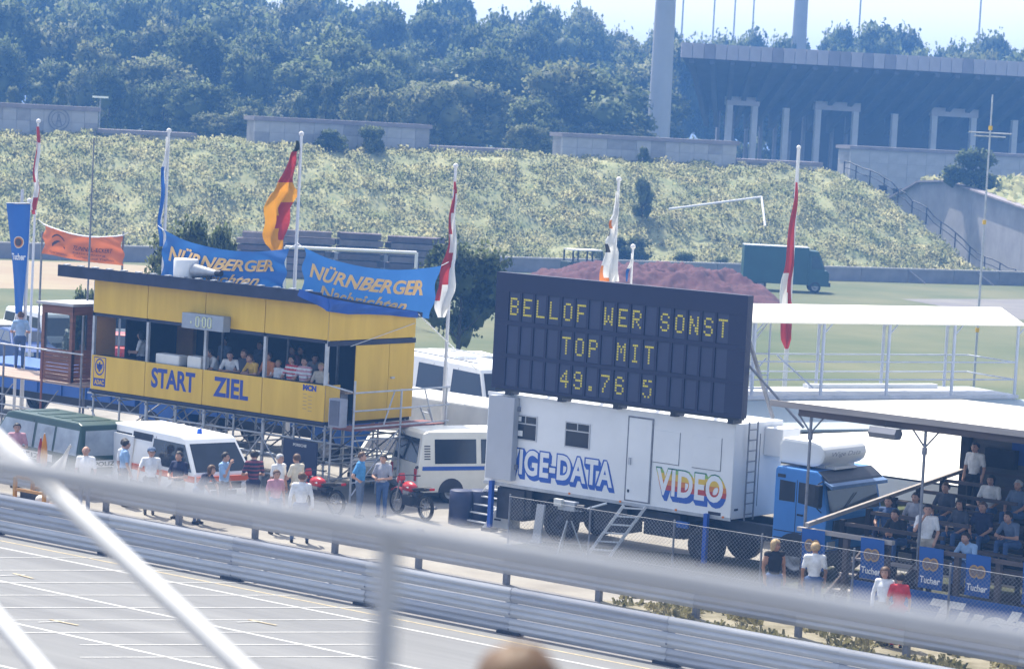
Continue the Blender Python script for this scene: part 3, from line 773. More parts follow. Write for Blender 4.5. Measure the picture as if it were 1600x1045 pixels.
# lettered banners between poles behind the roof
bl = mat('blue_banner_cloth', (.035,.15,.42), .65, .06, 1, trans=.3, bump=.15, bscale=3)
gold = mat('orange_lettering', (.88,.56,.22), .65, .05)
def banner(name, label, corner, Y, cloth, words_, sag, group=None, cat='banner'):
    """corner: pixel corners tl,tr,br,bl measured on the plane Y"""
    YL, YR = Y if isinstance(Y, tuple) else (Y, Y)
    q = [PY(x,y,yy) for (x,y),yy in zip(corner,(YL,YR,YR,YL))]
    def fn(u, v, off=0.0):        # v up
        p = (q[3]*(1-u)+q[2]*u)*(1-v) + (q[0]*(1-u)+q[1]*u)*v
        s = 4*u*(1-u)
        fold = .06*math.sin(u*9+v*3)+.04*math.sin(u*4+v*9)+.035*math.sin(17*(u-.55*v))*(1-abs(2*u-1))+.05*math.sin(12*v+20*abs(u-.5))*abs(2*u-1)**1.5
        return (p[0], p[1]+fold-off, p[2]-s*(sag[0]*v+sag[1]*(1-v)))
    base = fn(.5,0)
    t = thing(name, label, cat, base, 0, group)
    b = MB(); b.grid(lambda u,v: fn(u,v), 48, 18); mk('cloth', b, cloth, t, base)
    for s, (u0,u1,v0,v1), m, kw in words_:
        b = MB(); put_text(b, s, lambda u,v: fn(u0+(u1-u0)*u, v0+(v1-v0)*v, .035), **kw); mk('lettering', b, m, t, base)
    for c in (q[0], q[1]):
        b = MB(); b.tube(tuple(c), (c[0]+(.25 if c is q[1] else -.25), c[1], c[2]+.12), .012, n=5); mk('cord', b, white, t, base)
    return t
nn = [('NÜRNBERGER',(.05,.90,.44,.83),gold,dict(shear=.25,bold=.03)),('Nachrichten',(.12,.80,.05,.35),gold,dict(shear=.45,bold=.02))]
banner('banner','blue banner with orange newspaper lettering behind the white drum',[(256,360),(452,388),(444,450),(250,440)],(58.4,58.4),bl,nn,(.30,.05),'blue newspaper banners over the stand')
banner('banner','blue banner with orange newspaper lettering right of the tall flagpole',[(474,387),(690,415),(672,498),(470,462)],(58.4,63.0),bl,nn,(.32,.06),'blue newspaper banners over the stand')
org = mat('orange_banner_cloth', (.62,.17,.06), .6, .05, 1, trans=.3)
inkb = mat('dark_lettering', (.05,.03,.05), .6)
t = banner('orange_banner','orange banner with white hem and dark lettering beside the roof tip',[(68,350),(192,368),(194,415),(66,396)],70,org,
    [('TUNNEL-ECKERT',(.40,.86,.40,.56),inkb,dict(bold=.01)),('Nürnberg',(.42,.78,.24,.33),inkb,{}),('Garten- und Tiefbau',(.42,.88,.10,.19),inkb,{}),('Gartentechnik',(.08,.32,.08,.17),inkb,{})],(.22,.05))
q = [PY(x,y,69.96) for x,y in ((82,364),(102,372),(102,388),(82,384))]
b = MB()
for v0, v1 in ((.80,.95),(.15,.42)): b.add([tuple(q[0]*(1-u)*v+q[1]*u*v+q[3]*(1-u)*(1-v)+q[2]*u*(1-v)+np.array([0,-.02,.16*4*u*(1-u)-.1])) for v in (v0,v1) for u in np.linspace(0,1,7)], [(i,i+1,i+8,i+7) for i in range(6)])
mk('emblem', b, inkb, t, tuple(t.location))
for (a,c) in (((68,350),(192,368)),):
    p, r = PY(*a,70), PY(*c,70); e = MB(); e.path([tuple(p+(r-p)*k/8+np.array([0,-.02,-.22*4*(k/8)*(1-k/8)])) for k in range(9)],.03,5); mk('hem', e, white, t, tuple(t.location))
for x in (66,193):
    p = PY(x,366,70.1); solo('banner_pole', MB().tube((p[0],p[1],0),(p[0],p[1],p[2]+.1),.04,n=6), steel_d, 'thin pole holding the orange banner at its '+('outer' if x<100 else 'roof side')+' end', 'pole', None, (p[0],p[1],0))

# ------------------------------------------------------------------ wooden cabin and plank deck
wood = mat('brown_boards', (.20,.085,.05), .7, .25, 1.5, stretch=(.6,.6,9))
wood2 = mat('brown_board_end', (.26,.11,.05), .7, .2, 1.5, stretch=(.6,.6,9))
p = PY(110,603,58.5); xr = p[0]; xl = PY(62,596,58.5)[0]; z0 = 2.12; z1 = PY(115,480,58.5)[2]; yb3 = 60.1
cb = thing('wooden_cabin', 'small brown boarded cabin with a big window beside the yellow panels', 'cabin', ((xl+xr)/2,59.3,z0)); Oc = tuple(cb.location)
def cp(n_, b, m, **k): return mk(n_, b, m, cb, Oc, **k)
zw0, zw1 = z0+.98, z1-.25
nb = 9
for i in range(nb):
    a = z0+i*(zw0-z0)/nb; cp('board', MB().box(xl,xr,58.5,58.53,a+.006,a+(zw0-z0)/nb-.006), wood); cp('side_board', MB().box(xr-.03,xr,58.535,yb3,a+.006,a+(zw0-z0)/nb-.006), wood2)
for x in (xl,xr-.12): cp('corner_post', MB().box(x,x+.12,58.49,58.61,z0,z1), wood)
cp('corner_post', MB().box(xr-.1,xr+.005,yb3-.1,yb3,z0,z1), wood2)
cp('header', MB().box(xl,xr,58.485,58.53,zw1,z1), wood); cp('header', MB().box(xr-.03,xr+.006,58.54,yb3,zw1,z1), wood2)
cp('window', MB().box(xl+.12,xr-.12,58.52,58.53,zw0,zw1), glassc); cp('side_window', MB().box(xr-.02,xr-.01,58.62,59.1,zw0,zw1), glassc)
cp('side_wall', MB().box(xr-.03,xr-.005,59.1,yb3-.1,zw0,zw1), wood)
cp('back_wall', MB().box(xl,xr,yb3-.03,yb3,z0,zw0), wood)
cp('roof', MB().prism([(xl-.12,z1),(xr+.15,z1+.02),(xr+.15,z1+.1),(xl-.12,z1+.08)],58.35,yb3+.2,'y'), mat('pale_roof_felt',(.42,.42,.44),.8,.1,1))
dk = thing('plank_deck', 'raised plank deck with tube railing in front of the wooden cabin', 'deck', (-63.5,59.5,0)); Od = tuple(dk.location)
for i in range(9): mk('deck_plank', MB().box(-70,xr+.7,58.3+i*.22,58.3+i*.22+.2,2.06,2.1), mat('pale_deck_plank',(.36,.27,.22),.8,.2,1.5,stretch=(.3,4,4)), dk, Od)
for x in (-69,-67,-65,-63.3,-61.6): mk('leg', MB().tube((x,58.25,0),(x,58.25,3.1 if x<-62.9 else 4.2),.035,n=7), steel_d if x != -63.3 else mat('rusty_tube',(.22,.08,.06),.7), dk, Od)
for z in (3.08,): mk('rail', MB().tube((-70,58.2,z),(-61.5,58.2,z-.02),.028,n=6), steel, dk, Od)
for z in (1.6,1.0,1.3): mk('ledger', MB().tube((-70,58.22,z),(-61.2,58.22,z-.1),.024,n=6), steel, dk, Od)
for x in (-68,-66,-64): mk('brace', MB().tube((x,58.2,.3),(x+1.5,58.2,1.9),.02,n=6), steel_d, dk, Od)

# ------------------------------------------------------------------ flagpoles and flags
polem = mat('white_pole_paint', (.72,.71,.70), .4, .05)
def pole(label, px, py, Y, r=.055, extra=None, px2=None):
    p = PY(px,py,Y); t = thing('flagpole', label, 'flagpole', (p[0],p[1],0))
    mk('pole', MB().tube((0,0,0),(0,0,p[2]),r*1.15,r*.75,10), polem, t); mk('finial', MB().ell((0,0,p[2]+.05),.08,8,6), polem, t); return p
pole('white flagpole of the long red and white flag by the scoreboard tree', 712,262,65)
pole('white flagpole of the three coloured flag above the stand', 471,212,63.3,.06)
pole('white flagpole of the white and blue flag behind the drum', 264,207,63.5)
pole('white flagpole of the emblem flag behind the scoreboard', 967,283,68)
pole('white flagpole of the big red flag behind the tube canopy', 1248,233,82,.08)
pole('short white pole with a small blue pennant above the scoreboard edge', 989,388,69,.045)
pole('white flagpole of the striped flag near the orange banner', 60,192,66,.045)
fl_pole = pole('white pole leaning beside the blue beer pennant', 46,316,60.5,.06)
ext = mat('pale_pole',(.6,.6,.62),.4); p = PY(35,296,61.2); solo('banner_mast', MB().tube((p[0],p[1],0),(p[0],p[1],p[2]),.05,n=7), ext, 'thin mast the blue beer pennant hangs from', 'pole', None, (p[0],p[1],0))
def drape(name, label, Y, rows, mats, cols=6, group=None):
    """cloth hanging in folds; rows: (px left, px right, py, [(fraction, material)...])"""
    rr = []
    for k in range(len(rows)-1):
        n_ = 5
        for j in range(n_):
            f = j/n_; A, B = rows[k], rows[k+1]; rr.append((A[0]+(B[0]-A[0])*f, A[1]+(B[1]-A[1])*f, A[2]+(B[2]-A[2])*f, A[3] if f < .5 else B[3]))
    rr.append(rows[-1])
    b = MB(); v = []
    for i, (x0,x1,y,_) in enumerate(rr):
        for j in range(cols+1):
            u = j/cols; p = PY(x0+(x1-x0)*u, y, Y)
            wdt = abs(x1-x0)*.016
            v.append((p[0], p[1]+math.sin(u*9.4+i*.12)*.35*min(.5,wdt)+.05*math.sin(i*.5), p[2]))
    base = tuple(v[0])
    for i in range(len(rr)-1):
        for j in range(cols):
            u = (j+.5)/cols; mi = [m for f, m in rr[i][3] if u <= f][0]
            w_ = cols+1; o = i*w_+j
            b.add([v[o],v[o+1],v[o+w_+1],v[o+w_]],[(0,1,2,3)],mi,True)
    t = solo(name, b, mats, label, 'flag', group, base)
    bm = bmesh.new(); bm.from_mesh(t.data); bmesh.ops.remove_doubles(bm, verts=bm.verts, dist=1e-4); bm.to_mesh(t.data); bm.free(); return t
def cloth(n_, c): return mat(n_, c, .7, .06, 2, trans=.35)
fblack, fred, fgold, fwhite, fblue = cloth('black_flag_cloth',(.02,.03,.03)), cloth('red_flag_cloth',(.40,.045,.05)), cloth('gold_flag_cloth',(.70,.32,.02)), cloth('white_flag_cloth',(.72,.72,.70)), cloth('blue_flag_cloth',(.03,.13,.42))
drape('flag','black red and gold flag hanging limp over the stand',63.2,[(462,466,220,[(1,0)]),(458,467,233,[(1,0)]),(454,466,240,[(1,1)]),(448,464,252,[(1,1)]),(440,462,275,[(1,1)]),(433,461,292,[(.9,2),(1,2)]),(425,463,303,[(1,2)]),(419,450,325,[(.72,2),(1,1)]),(418,446,345,[(.66,2),(1,1)]),(415,443,365,[(.75,2),(1,1)]),(417,441,382,[(1,2)]),(424,436,396,[(1,2)])],[fblack,fred,fgold],8)
drape('flag','long red and white flag drooping beside the dark tree',64.9,[(709,712,284,[(1,0)]),(704,713,315,[(.6,0),(1,1)]),(700,714,345,[(.45,0),(1,1)]),(698,715,380,[(.4,0),(1,1)]),(693,716,405,[(.5,0),(1,1)]),(688,712,430,[(.5,0),(1,1)]),(684,708,455,[(.22,0),(1,1)]),(683,700,480,[(1,1)]),(684,692,496,[(1,1)])],[fred,fwhite],8)
drape('flag','white and blue flag hanging close to its pole behind the drum',63.4,[(259,263,214,[(1,0)]),(254,262,250,[(1,0)]),(251,261,268,[(.5,1),(1,0)]),(249,258,300,[(.7,1),(1,0)]),(248,256,335,[(.75,1),(1,0)]),(247,254,360,[(1,1)]),(248,253,385,[(1,1)])],[fwhite,fblue],5)
fdark, forange = cloth('black_print_cloth',(.04,.04,.05)), cloth('orange_print_cloth',(.6,.2,.05))
drape('flag','white flag with coloured emblem print above the scoreboard top',67.9,[(962,966,300,[(1,0)]),(955,966,335,[(1,0)]),(950,966,350,[(.5,2),(1,0)]),(949,965,362,[(.35,1),(1,0)]),(947,965,374,[(1,0)]),(946,965,386,[(.3,1),(1,0)]),(945,964,400,[(1,0)]),(942,964,425,[(.2,2),(1,0)]),(939,962,440,[(.6,2),(1,0)])],[fwhite,fdark,forange],6)
drape('flag','big red and white flag hanging behind the tube canopy',81.8,[(1243,1246,285,[(1,0)]),(1238,1246,320,[(1,0)]),(1231,1244,360,[(1,0)]),(1224,1242,410,[(1,0)]),(1220,1239,438,[(.45,1),(1,0)]),(1218,1237,470,[(.6,1),(1,0)]),(1220,1236,500,[(1,0)]),(1223,1236,530,[(1,0)]),(1226,1230,545,[(1,0)])],[fred,fwhite],8)
drape('flag','narrow red and white striped flag near the orange banner',65.9,[(57,61,198,[(1,0)]),(54,62,240,[(.5,0),(1,1)]),(51,62,270,[(.5,0),(1,1)]),(50,62,295,[(.6,1),(1,0)]),(49,61,318,[(.4,1),(1,0)]),(51,58,335,[(.5,0),(1,1)])],[fred,fwhite],6)
drape('small_pennant','small blue and white pennant on the short pole over the scoreboard',68.9,[(986,988,396,[(1,0)]),(982,988,412,[(1,0)]),(978,985,425,[(1,1)]),(976,979,440,[(1,1)])],[fwhite,fblue],3)
# beer pennant
pn = thing('beer_pennant', 'tall blue tapering pennant with a round emblem and white lettering', 'pennant', PY(28,490,60.4)); bo = tuple(pn.location)
q = [PY(x,y,60.4) for x,y in ((11,318),(47,318),(36,492),(24,490))]
def pf(u, v, off=0): p = (q[3]*(1-u)+q[2]*u)*(1-v)+(q[0]*(1-u)+q[1]*u)*v; return (p[0],p[1]+.04*math.sin(u*5+v*4)-off,p[2])
mk('cloth', MB().grid(lambda u,v:pf(u,v),6,14), mat('beer_blue_cloth',(.025,.12,.40),.65,.06,1,trans=.2), pn, bo)
def emblem(fn, cu, cv, ru, rv, off=.02, s=1):
    b = MB()
    for k, (f, mi) in enumerate(((1,0),(.84,1),(.62,2))):
        b.add([fn(cu,cv,off+.004*k)]+[fn(cu+ru*f*math.cos(i*.3927),cv+rv*f*math.sin(i*.3927),off+.004*k) for i in range(16)],[(0,i+1,(i+1)%16+1) for i in range(16)],mi)
    return b
embm = [mat('emblem_white',(.6,.55,.45),.6),mat('emblem_orange',(.50,.16,.04),.6),mat('emblem_dark',(.06,.05,.06),.6)]
mk('emblem', emblem(pf,.55,.65,.26,.055), embm, pn, bo)
b = MB(); put_text(b,'Tucher',lambda u,v:pf(.06+.88*u,.49+.06*v,.02),bold=.03); mk('lettering', b, white, pn, bo)
mk('top_bar', MB().tube(tuple(q[0]),tuple(q[1]),.03,n=6), steel, pn, bo)
# antennas
def mast(label, x, yt, xb, Y, z0=0, r=.03):
    p = PY(x,yt,Y); o = solo('antenna_mast', MB().tube((p[0],p[1],z0),(p[0],p[1],p[2]),r*1.2,r*.6,6), steel_d, label, 'antenna', None, (p[0],p[1],z0)); return p
p = mast('thin dark antenna rising from the roof tip of the yellow stand',147,215,0,60,0,.035)
p = PD(1551,148,100); t = thing('antenna_mast','tall thin antenna with a crossbar and rod at its top','antenna',(p[0],p[1],0))
zb = PD(1546,208,100)[2]; mk('mast', MB().tube((0,0,0),(0,0,p[2]),.05,.03,7), steel, t)
for dz, l in ((0,.75),(.12,.55)): mk('crossbar', MB().tube((-l*RV[0],-l*RV[1],zb-dz),(l*RV[0],l*RV[1],zb-dz),.03,n=6), steel, t)
for z in (zb+.1,zb-3.2,zb-7): mk('clamp', MB().tube((0,0,z),(0,0,z+.15),.07,n=7), yel, t)

a, c_ = PX(654,491,XE+.1), PD(745,578,88); solo('guy_rope', MB().tube(tuple(a),tuple(c_),.018,n=5), white, 'white guy rope running from the stand roof corner past the flagpole', 'rope', None, tuple(c_))
a, c_ = PX(548,541,XE+.03), PX(648,505,XE+.03); solo('rope', MB().tube(tuple(a),tuple(c_),.010,n=5), white_dirty, 'thin pale rope slung across the yellow end wall', 'rope', None, tuple(a))
# ------------------------------------------------------------------ vehicles
def wheel(t, x, y, r, w, side, off=(0,0,0), hub=rimm):
    """tyre as the wheel, rim as its sub-part; SIDE +1/-1 is the outer face"""
    b = MB(); b.lathe([(r*.62,-w/2),(r*.93,-w/2),(r,-w*.35),(r,w*.35),(r*.93,w/2),(r*.62,w/2)],(x,y,r),'y',20)
    k = mk('wheel', b, black, t, off)
    b = MB(); b.lathe([(r*.63,-w*.3),(r*.63,w*.34),(r*.56,w*.38),(r*.50,w*.12),(r*.3,w*.2),(r*.22,w*.40),(.0,w*.42)] if side > 0 else [(r*.63,w*.3),(r*.63,-w*.34),(r*.56,-w*.38),(r*.50,-w*.12),(r*.3,-w*.2),(r*.22,-w*.40),(.0,-w*.42)],(x,y,r),'y',16)
    mk('rim', b, hub, k, off)
def body_mesh(low, up, W, taper, zb, zr):
    """side outlines LOW and UP (x,z) of the body and its glasshouse; UP narrows by TAPER towards the roof"""
    b = MB()
    def hw(z): return W/2 - (taper*max(0, z-zb)/(zr-zb))
    n = len(low); v = [(x,-W/2,z) for x,z in low]+[(x,W/2,z) for x,z in low]
    b.add(v,[tuple(range(n)),tuple(range(n,2*n))[::-1]]+[(i,n+i,n+(i+1)%n,(i+1)%n) for i in range(n)])
    m = len(up); v = [(x,-hw(z),z) for x,z in up]+[(x,hw(z),z) for x,z in up]
    b.add(v,[tuple(range(m)),tuple(range(m,2*m))[::-1]]+[(i,m+i,m+(i+1)%m,(i+1)%m) for i in range(m)])
    return b, hw
def side_quads(hw, pts, sgn, pr=.008, th=.02):
    b = MB(); v = []
    for x,z in pts: v.append((x, sgn*(hw(z)+pr), z))
    n = len(v); v += [(x, y-sgn*th, z) for x,y,z in v]
    return b.add(v,[tuple(range(n)),tuple(range(n,2*n))[::-1]]+[(i,(i+1)%n,n+(i+1)%n,n+i) for i in range(n)])
def front_quad(p, q, h0, h1, pr=.01):
    """pane on the slope from P=(x,z) to Q, half widths h0, h1"""
    dx, dz = q[0]-p[0], q[1]-p[1]; l = math.hypot(dx,dz); nx, nz = dz/l*pr, -dx/l*pr
    if nx*(1 if p[0] > 0 else -1) < 0: nx, nz = -nx, -nz
    b = MB(); v = [(p[0]+nx,-h0,p[1]+nz),(p[0]+nx,h0,p[1]+nz),(q[0]+nx,h1,q[1]+nz),(q[0]+nx,-h1,q[1]+nz)]
    v += [(a-2*nx,c,e-2*nz) for a,c,e in v]
    return b.add(v,[(0,1,2,3),(4,7,6,5),(0,4,5,1),(1,5,6,2),(2,6,7,3),(3,7,4,0)])
def bus(name, label, cat, loc, rot, paint, L=4.5, W=1.84, H=1.95, wins=None, gl=glassd, group=None, stripes=(), open_side=None, base=None, grille=True):
    """one-box van of the early eighties; nose towards local +X"""
    t = thing(name, label, cat, loc, rot, group)
    h = L/2; zb = H*.535; zb0 = .30
    low = [(-h,.42),(-h+.06,zb0),(h-.1,zb0),(h,.42),(h-.0,.75),(h-.07,zb),(-h+.03,zb)]
    up = [(-h+.03,zb),(h-.07,zb),(h-.72,H-.05),(h-.95,H),(-h+.35,H),(-h+.18,H-.06)]
    b, hw = body_mesh(low, up, W, .14, zb, H)
    mk('body', b, paint, t, bevel=.045)
    gz0, gz1 = zb+.05, H-.20
    wins = wins or [(-h+.22,-h+1.25),(-h+1.35,-.02),(.10,h-.62)]
    def xs_(z): return h-.07-(z-zb)*(.65/(H-.05-zb))       # A pillar line
    for sg in (-1,1):
        for i, (a, c) in enumerate(wins):
            if open_side == (i, sg):
                k = mk('door_opening', side_quads(hw,[(a-.02,.42),(c+.04,.42),(c+.04,gz1+.08),(a-.02,gz1+.08)],sg,.012), dark, t); continue
            last = i == len(wins)-1
            pts = [(a,gz0),(c if not last else xs_(gz0)-.10,gz0),(c if not last else xs_(gz1)-.09,gz1),(a,gz1)]
            mk('side_window', side_quads(hw,pts,sg), gl, t)
        for a in (.04,h-2.05+.0):
            mk('door_seam', side_quads(hw,[(a,.40),(a+.014,.40),(a+.014,H-.14),(a,H-.14)],sg,.006), dark, t)
        mk('door_handle', side_quads(hw,[(.16,zb-.12),(.30,zb-.12),(.30,zb-.09),(.16,zb-.09)],sg,.03), black, t)
        for x in (h-.98,-h+1.05):
            b = MB(); b.add([(x+.39*math.cos(a),sg*(W/2+.006),.31+.39*math.sin(a)) for a in np.linspace(0,math.pi,13)],[tuple(range(13))]); mk('wheel_arch', b, dark, t)
            wheel(t,x,sg*(W/2-.09),.31,.19,sg)
        mk('headlight', MB().lathe([(0,.03),(.085,.02),(.09,0),(.09,-.02)],(h,sg*.62,.74),'x',14), lampg, t)
        mk('indicator', MB().box(h-.02,h+.012,sg*.78-.07,sg*.78+.07,.54,.61), amber, t)
        mk('mirror', MB().box(h-.62,h-.54,sg*(W/2+.02)-.02+sg*.10,sg*(W/2+.02)+.02+sg*.14,zb+.12,zb+.34), black, t, bevel=.01)
        mk('tail_light', MB().box(-h-.012,-h+.02,sg*.78-.06,sg*.78+.06,.62,.95), redl, t)
    mk('windscreen', front_quad((xs_(gz0-.0),gz0),(xs_(gz1+.02),gz1+.02),hw(gz0)-.09,hw(gz1)-.09), gl, t)
    mk('rear_window', front_quad((-h+.04,gz0),(-h+.15,gz1),hw(gz0)-.16,hw(gz1)-.14), gl, t)
    if grille:
        b = MB(); b.box(h-.02,h+.008,-.55,.55,.66,.83); mk('grille', b, dark, t)
    mk('bumper', MB().box(h-.06,h+.09,-W/2,W/2,.36,.50), steel_d, t, bevel=.02); mk('rear_bumper', MB().box(-h-.09,-h+.06,-W/2,W/2,.36,.50), steel_d, t, bevel=.02)
    mk('underbody', MB().box(-h+.2,h-.25,-W/2+.1,W/2-.1,.2,.34), dark, t)
    for z0, z1, m, x0, x1 in stripes:
        for sg in (-1,1): mk('side_stripe', side_quads(hw,[(x0,z0),(x1,z0),(x1,z1),(x0,z1)],sg,.010), m, t)
    return t, hw
police_g = mat('police_green_paint', (.018,.055,.04), .35, .1, 1.5, spec=.5)
red_o = mat('orange_red_band', (.60,.12,.05), .45, .05)
blue_s = mat('blue_band', (.03,.10,.40), .45, .05)
gl_pale = glass('pale_painted_glass', (.30,.34,.38), 0, .12)  # opaque panes; the bright view through them is painted into the colour
gv, hwg = bus('police_van','dark green police van with white lettering panels beside the white ambulance','van',(-57.35,53.55,0),R_(172),police_g,4.4,1.75,1.97,gl=gl_pale)
for sg in (-1,1):
    b = side_quads(hwg,[(-.9,.80),(1.2,.80),(1.2,1.0),(-.9,1.0)],sg,.012); mk('lettering_panel', b, white_dirty, gv)
    b = MB(); put_text(b,'POLIZEI',lambda u,v:((-.7+1.7*u) if sg<0 else (1.0-1.7*u),sg*(hwg(.8)+.016),.83+.13*v),bold=.03); mk('lettering', b, police_g, gv)
b = MB(); b.box(-2.215,-2.19,-.5,.5,.80,.98); mk('lettering_panel', b, white_dirty, gv)
b = MB(); put_text(b,'POLIZEI',lambda u,v:(-2.22,.42-.84*u,.83+.12*v),bold=.03); mk('lettering', b, police_g, gv)
for k in range(4): mk('roof_rib', MB().box(-1.6+k*.8,-1.2+k*.8,-.5,.5,1.97,1.985), police_g, gv)
am, hwa = bus('ambulance','white ambulance van with an orange red band and its side door open','van',(-53.42,54.12,0),R_(-11),white,4.45,1.84,1.96,gl=glassd,open_side=(1,-1),stripes=((.84,1.0,red_o,-2.2,2.18),))
mk('front_band', MB().box(2.19,2.235,-.86,.86,.86,1.0), red_o, am); mk('spare_wheel_cover', MB().box(2.22,2.24,-.4,.4,.5,.62), dark, am)
mk('beacon', MB().lathe([(.0,.14),(.06,.13),(.075,0)],(1.0,0,1.96),'z',10), mat('blue_beacon',(.03,.12,.6),.2), am)
mk('open_door', side_quads(hwa,[(-1.95,.40),(-.75,.40),(-.75,1.72),(-1.95,1.72)],-1,.10,.04), white, am)
tv, hwt = bus('team_van','cream van with a blue lettered band parked by the trailer ladder','van',(-49.55,62.1,0),R_(65),cream,4.5,1.84,1.97,gl=glassd,wins=[(-1.72,-.45),(-.30,.65),(.85,2)],stripes=((.92,1.03,blue_s,-2.1,2.0),))
b = MB(); put_text(b,'RACING TEAM',lambda u,v:(-.2+1.3*u,-hwt(.9)-.014,.935+.08*v),bold=.02); mk('lettering', b, white, tv)
mh, hwm = bus('motorhome','tall white motorhome with long dark windows behind the scaffold landing','motorhome',(-57.0,70.4,0),R_(-20),white,7.2,2.3,2.95,wins=[(-3.0,-1.4),(-.9,.9),(1.25,3.0)],gl=glassd)
mk('roof_hatch', MB().box(-.6,.3,-.4,.4,2.95,3.05), white, mh); mk('side_trim', side_quads(hwm,[(-3.4,1.05),(3.3,1.05),(3.3,1.09),(-3.4,1.09)],-1,.012), steel_d, mh)
mk('roof_rack', MB().bar((-2.5,-.9,3.05),(2.5,-.9,3.05),.04,.04).bar((-2.5,.9,3.05),(2.5,.9,3.05),.04,.04), steel, mh)
def caravan(label, loc, rot, L=4.6, W=2.05, H=2.55, group=None):
    t = thing('caravan', label, 'caravan', loc, rot, group); h = L/2
    b, hw = body_mesh([(-h,.55),(-h+.2,.4),(h-.2,.4),(h,.6),(h+.05,1.2),(-h-.05,1.2)],[(-h-.05,1.2),(h+.05,1.2),(h-.2,H-.1),(h-.5,H),(-h+.5,H),(-h+.2,H-.1)],W,.06,1.2,H); mk('body', b, white, t, bevel=.05)
    for sg in (-1,1):
        for a,c in ((-h+.3,-h+1.4),(.1,1.0)): mk('window', side_quads(hw,[(a,1.3),(c,1.3),(c,1.95),(a,1.95)],sg), glassd, t)
        wheel(t,-.1,sg*(W/2-.12),.3,.18,sg); mk('stripe', side_quads(hw,[(-h,1.05),(h,1.05),(h,1.1),(-h,1.1)],sg,.006), blue_s, t)
    mk('end_window', front_quad((h+.05,1.3),(h-.12,1.95),.8,.75), glassd, t); mk('roof_light', MB().box(-.4,.4,-.3,.3,H,H+.12), white_dirty, t); mk('drawbar', MB().bar((h,0,.4),(h+1.1,0,.4),.1,.08), steel_d, t)
    return t
caravan('white caravan whose roof shows above the tall motorhome',(-61.6,75.0,0),R_(60))
def car(label, loc, rot, paint, L=4.2, W=1.66, H=1.38, group=None, hatch=False):
    t = thing('parked_car', label, 'car', loc, rot, group); h = L/2
    low = [(-h,.38),(-h+.1,.26),(h-.1,.26),(h,.4),(h-.02,.66),(h-1.25,.86),(-h+.1,.90),(-h,.7)]
    up = [(-h+(.15 if hatch else .75),.89),(h-1.22,.86),(h-1.9,H-.03),(h-2.2,H),(-h+(.75 if hatch else 1.4),H),(-h+(.6 if hatch else 1.2),H-.03)]
    b, hw = body_mesh(low, up, W, .2, .88, H); mk('body', b, paint, t, bevel=.04)
    z0, z1 = .93, H-.09
    for sg in (-1,1):
        f = lambda z: h-1.22-(z-.86)*(.68/(H-.89)); r_ = lambda z: up[0][0]+(z-.89)*((up[5][0]-up[0][0])/(H-.92))
        mid = (f(z0)+r_(z0))/2
        mk('side_window', side_quads(hw,[(mid+.04,z0),(f(z0)-.1,z0),(f(z1)-.08,z1),(mid+.04,z1)],sg), glassd, t)
        mk('side_window', side_quads(hw,[(r_(z0)+.1,z0),(mid-.04,z0),(mid-.04,z1),(r_(z1)+.08,z1)],sg), glassd, t)
        for x in (h-.82,-h+.82): wheel(t,x,sg*(W/2-.08),.29,.17,sg)
        mk('headlight', MB().box(h-.03,h+.012,sg*.56-.16,sg*.56+.16,.50,.64), lampg, t); mk('tail_light', MB().box(-h-.012,-h+.03,sg*.58-.15,sg*.58+.15,.58,.74), redl, t)
    mk('windscreen', front_quad((f(z0),z0),(f(z1),z1),hw(z0)-.1,hw(z1)-.1), glassd, t); mk('rear_window', front_quad((r_(z0),z0),(r_(z1),z1),hw(z0)-.12,hw(z1)-.12), glassd, t)
    mk('bumper', MB().box(h-.05,h+.06,-W/2,W/2,.34,.46), dark, t); mk('rear_bumper', MB().box(-h-.06,-h+.05,-W/2,W/2,.34,.46), dark, t)
    return t
redp = mat('red_car_paint', (.42,.04,.03), .35)
p = G(66,548,.3); bus('parked_van','white van parked beyond the deck where the blue shirted man stands','van',(p[0],p[1],0),R_(-20),white,4.5,1.84,1.95)
p = G(10,545,.3); car('pale estate car at the edge of the field beside the white van',(p[0],p[1],0),R_(-25),white_dirty,hatch=True)
p = G(185,560,.3); car('red and white car seen through the open end of the stand',(p[0],p[1],0),R_(120),redp)
p = G(125,556,.3); car('light car parked behind the brown cabin window',(p[0],p[1],0),R_(150),cream)
p = G(196,536,.3); bus('parked_van','white van seen through the open end above the red car','van',(p[0],p[1],0),R_(140),white,4.5,1.84,1.95)
p = G(35,556,.3); car('dark blue car behind the railing of the plank deck',(p[0],p[1],0),R_(-20),mat('dark_blue_paint',(.02,.06,.22),.35))
for sg in (-1,1):
    for k in range(6): mk('air_vent', side_quads(hwt,[(-2.04,1.22+k*.07),(-1.86,1.22+k*.07),(-1.86,1.25+k*.07),(-2.04,1.25+k*.07)],sg,.01), dark, tv)
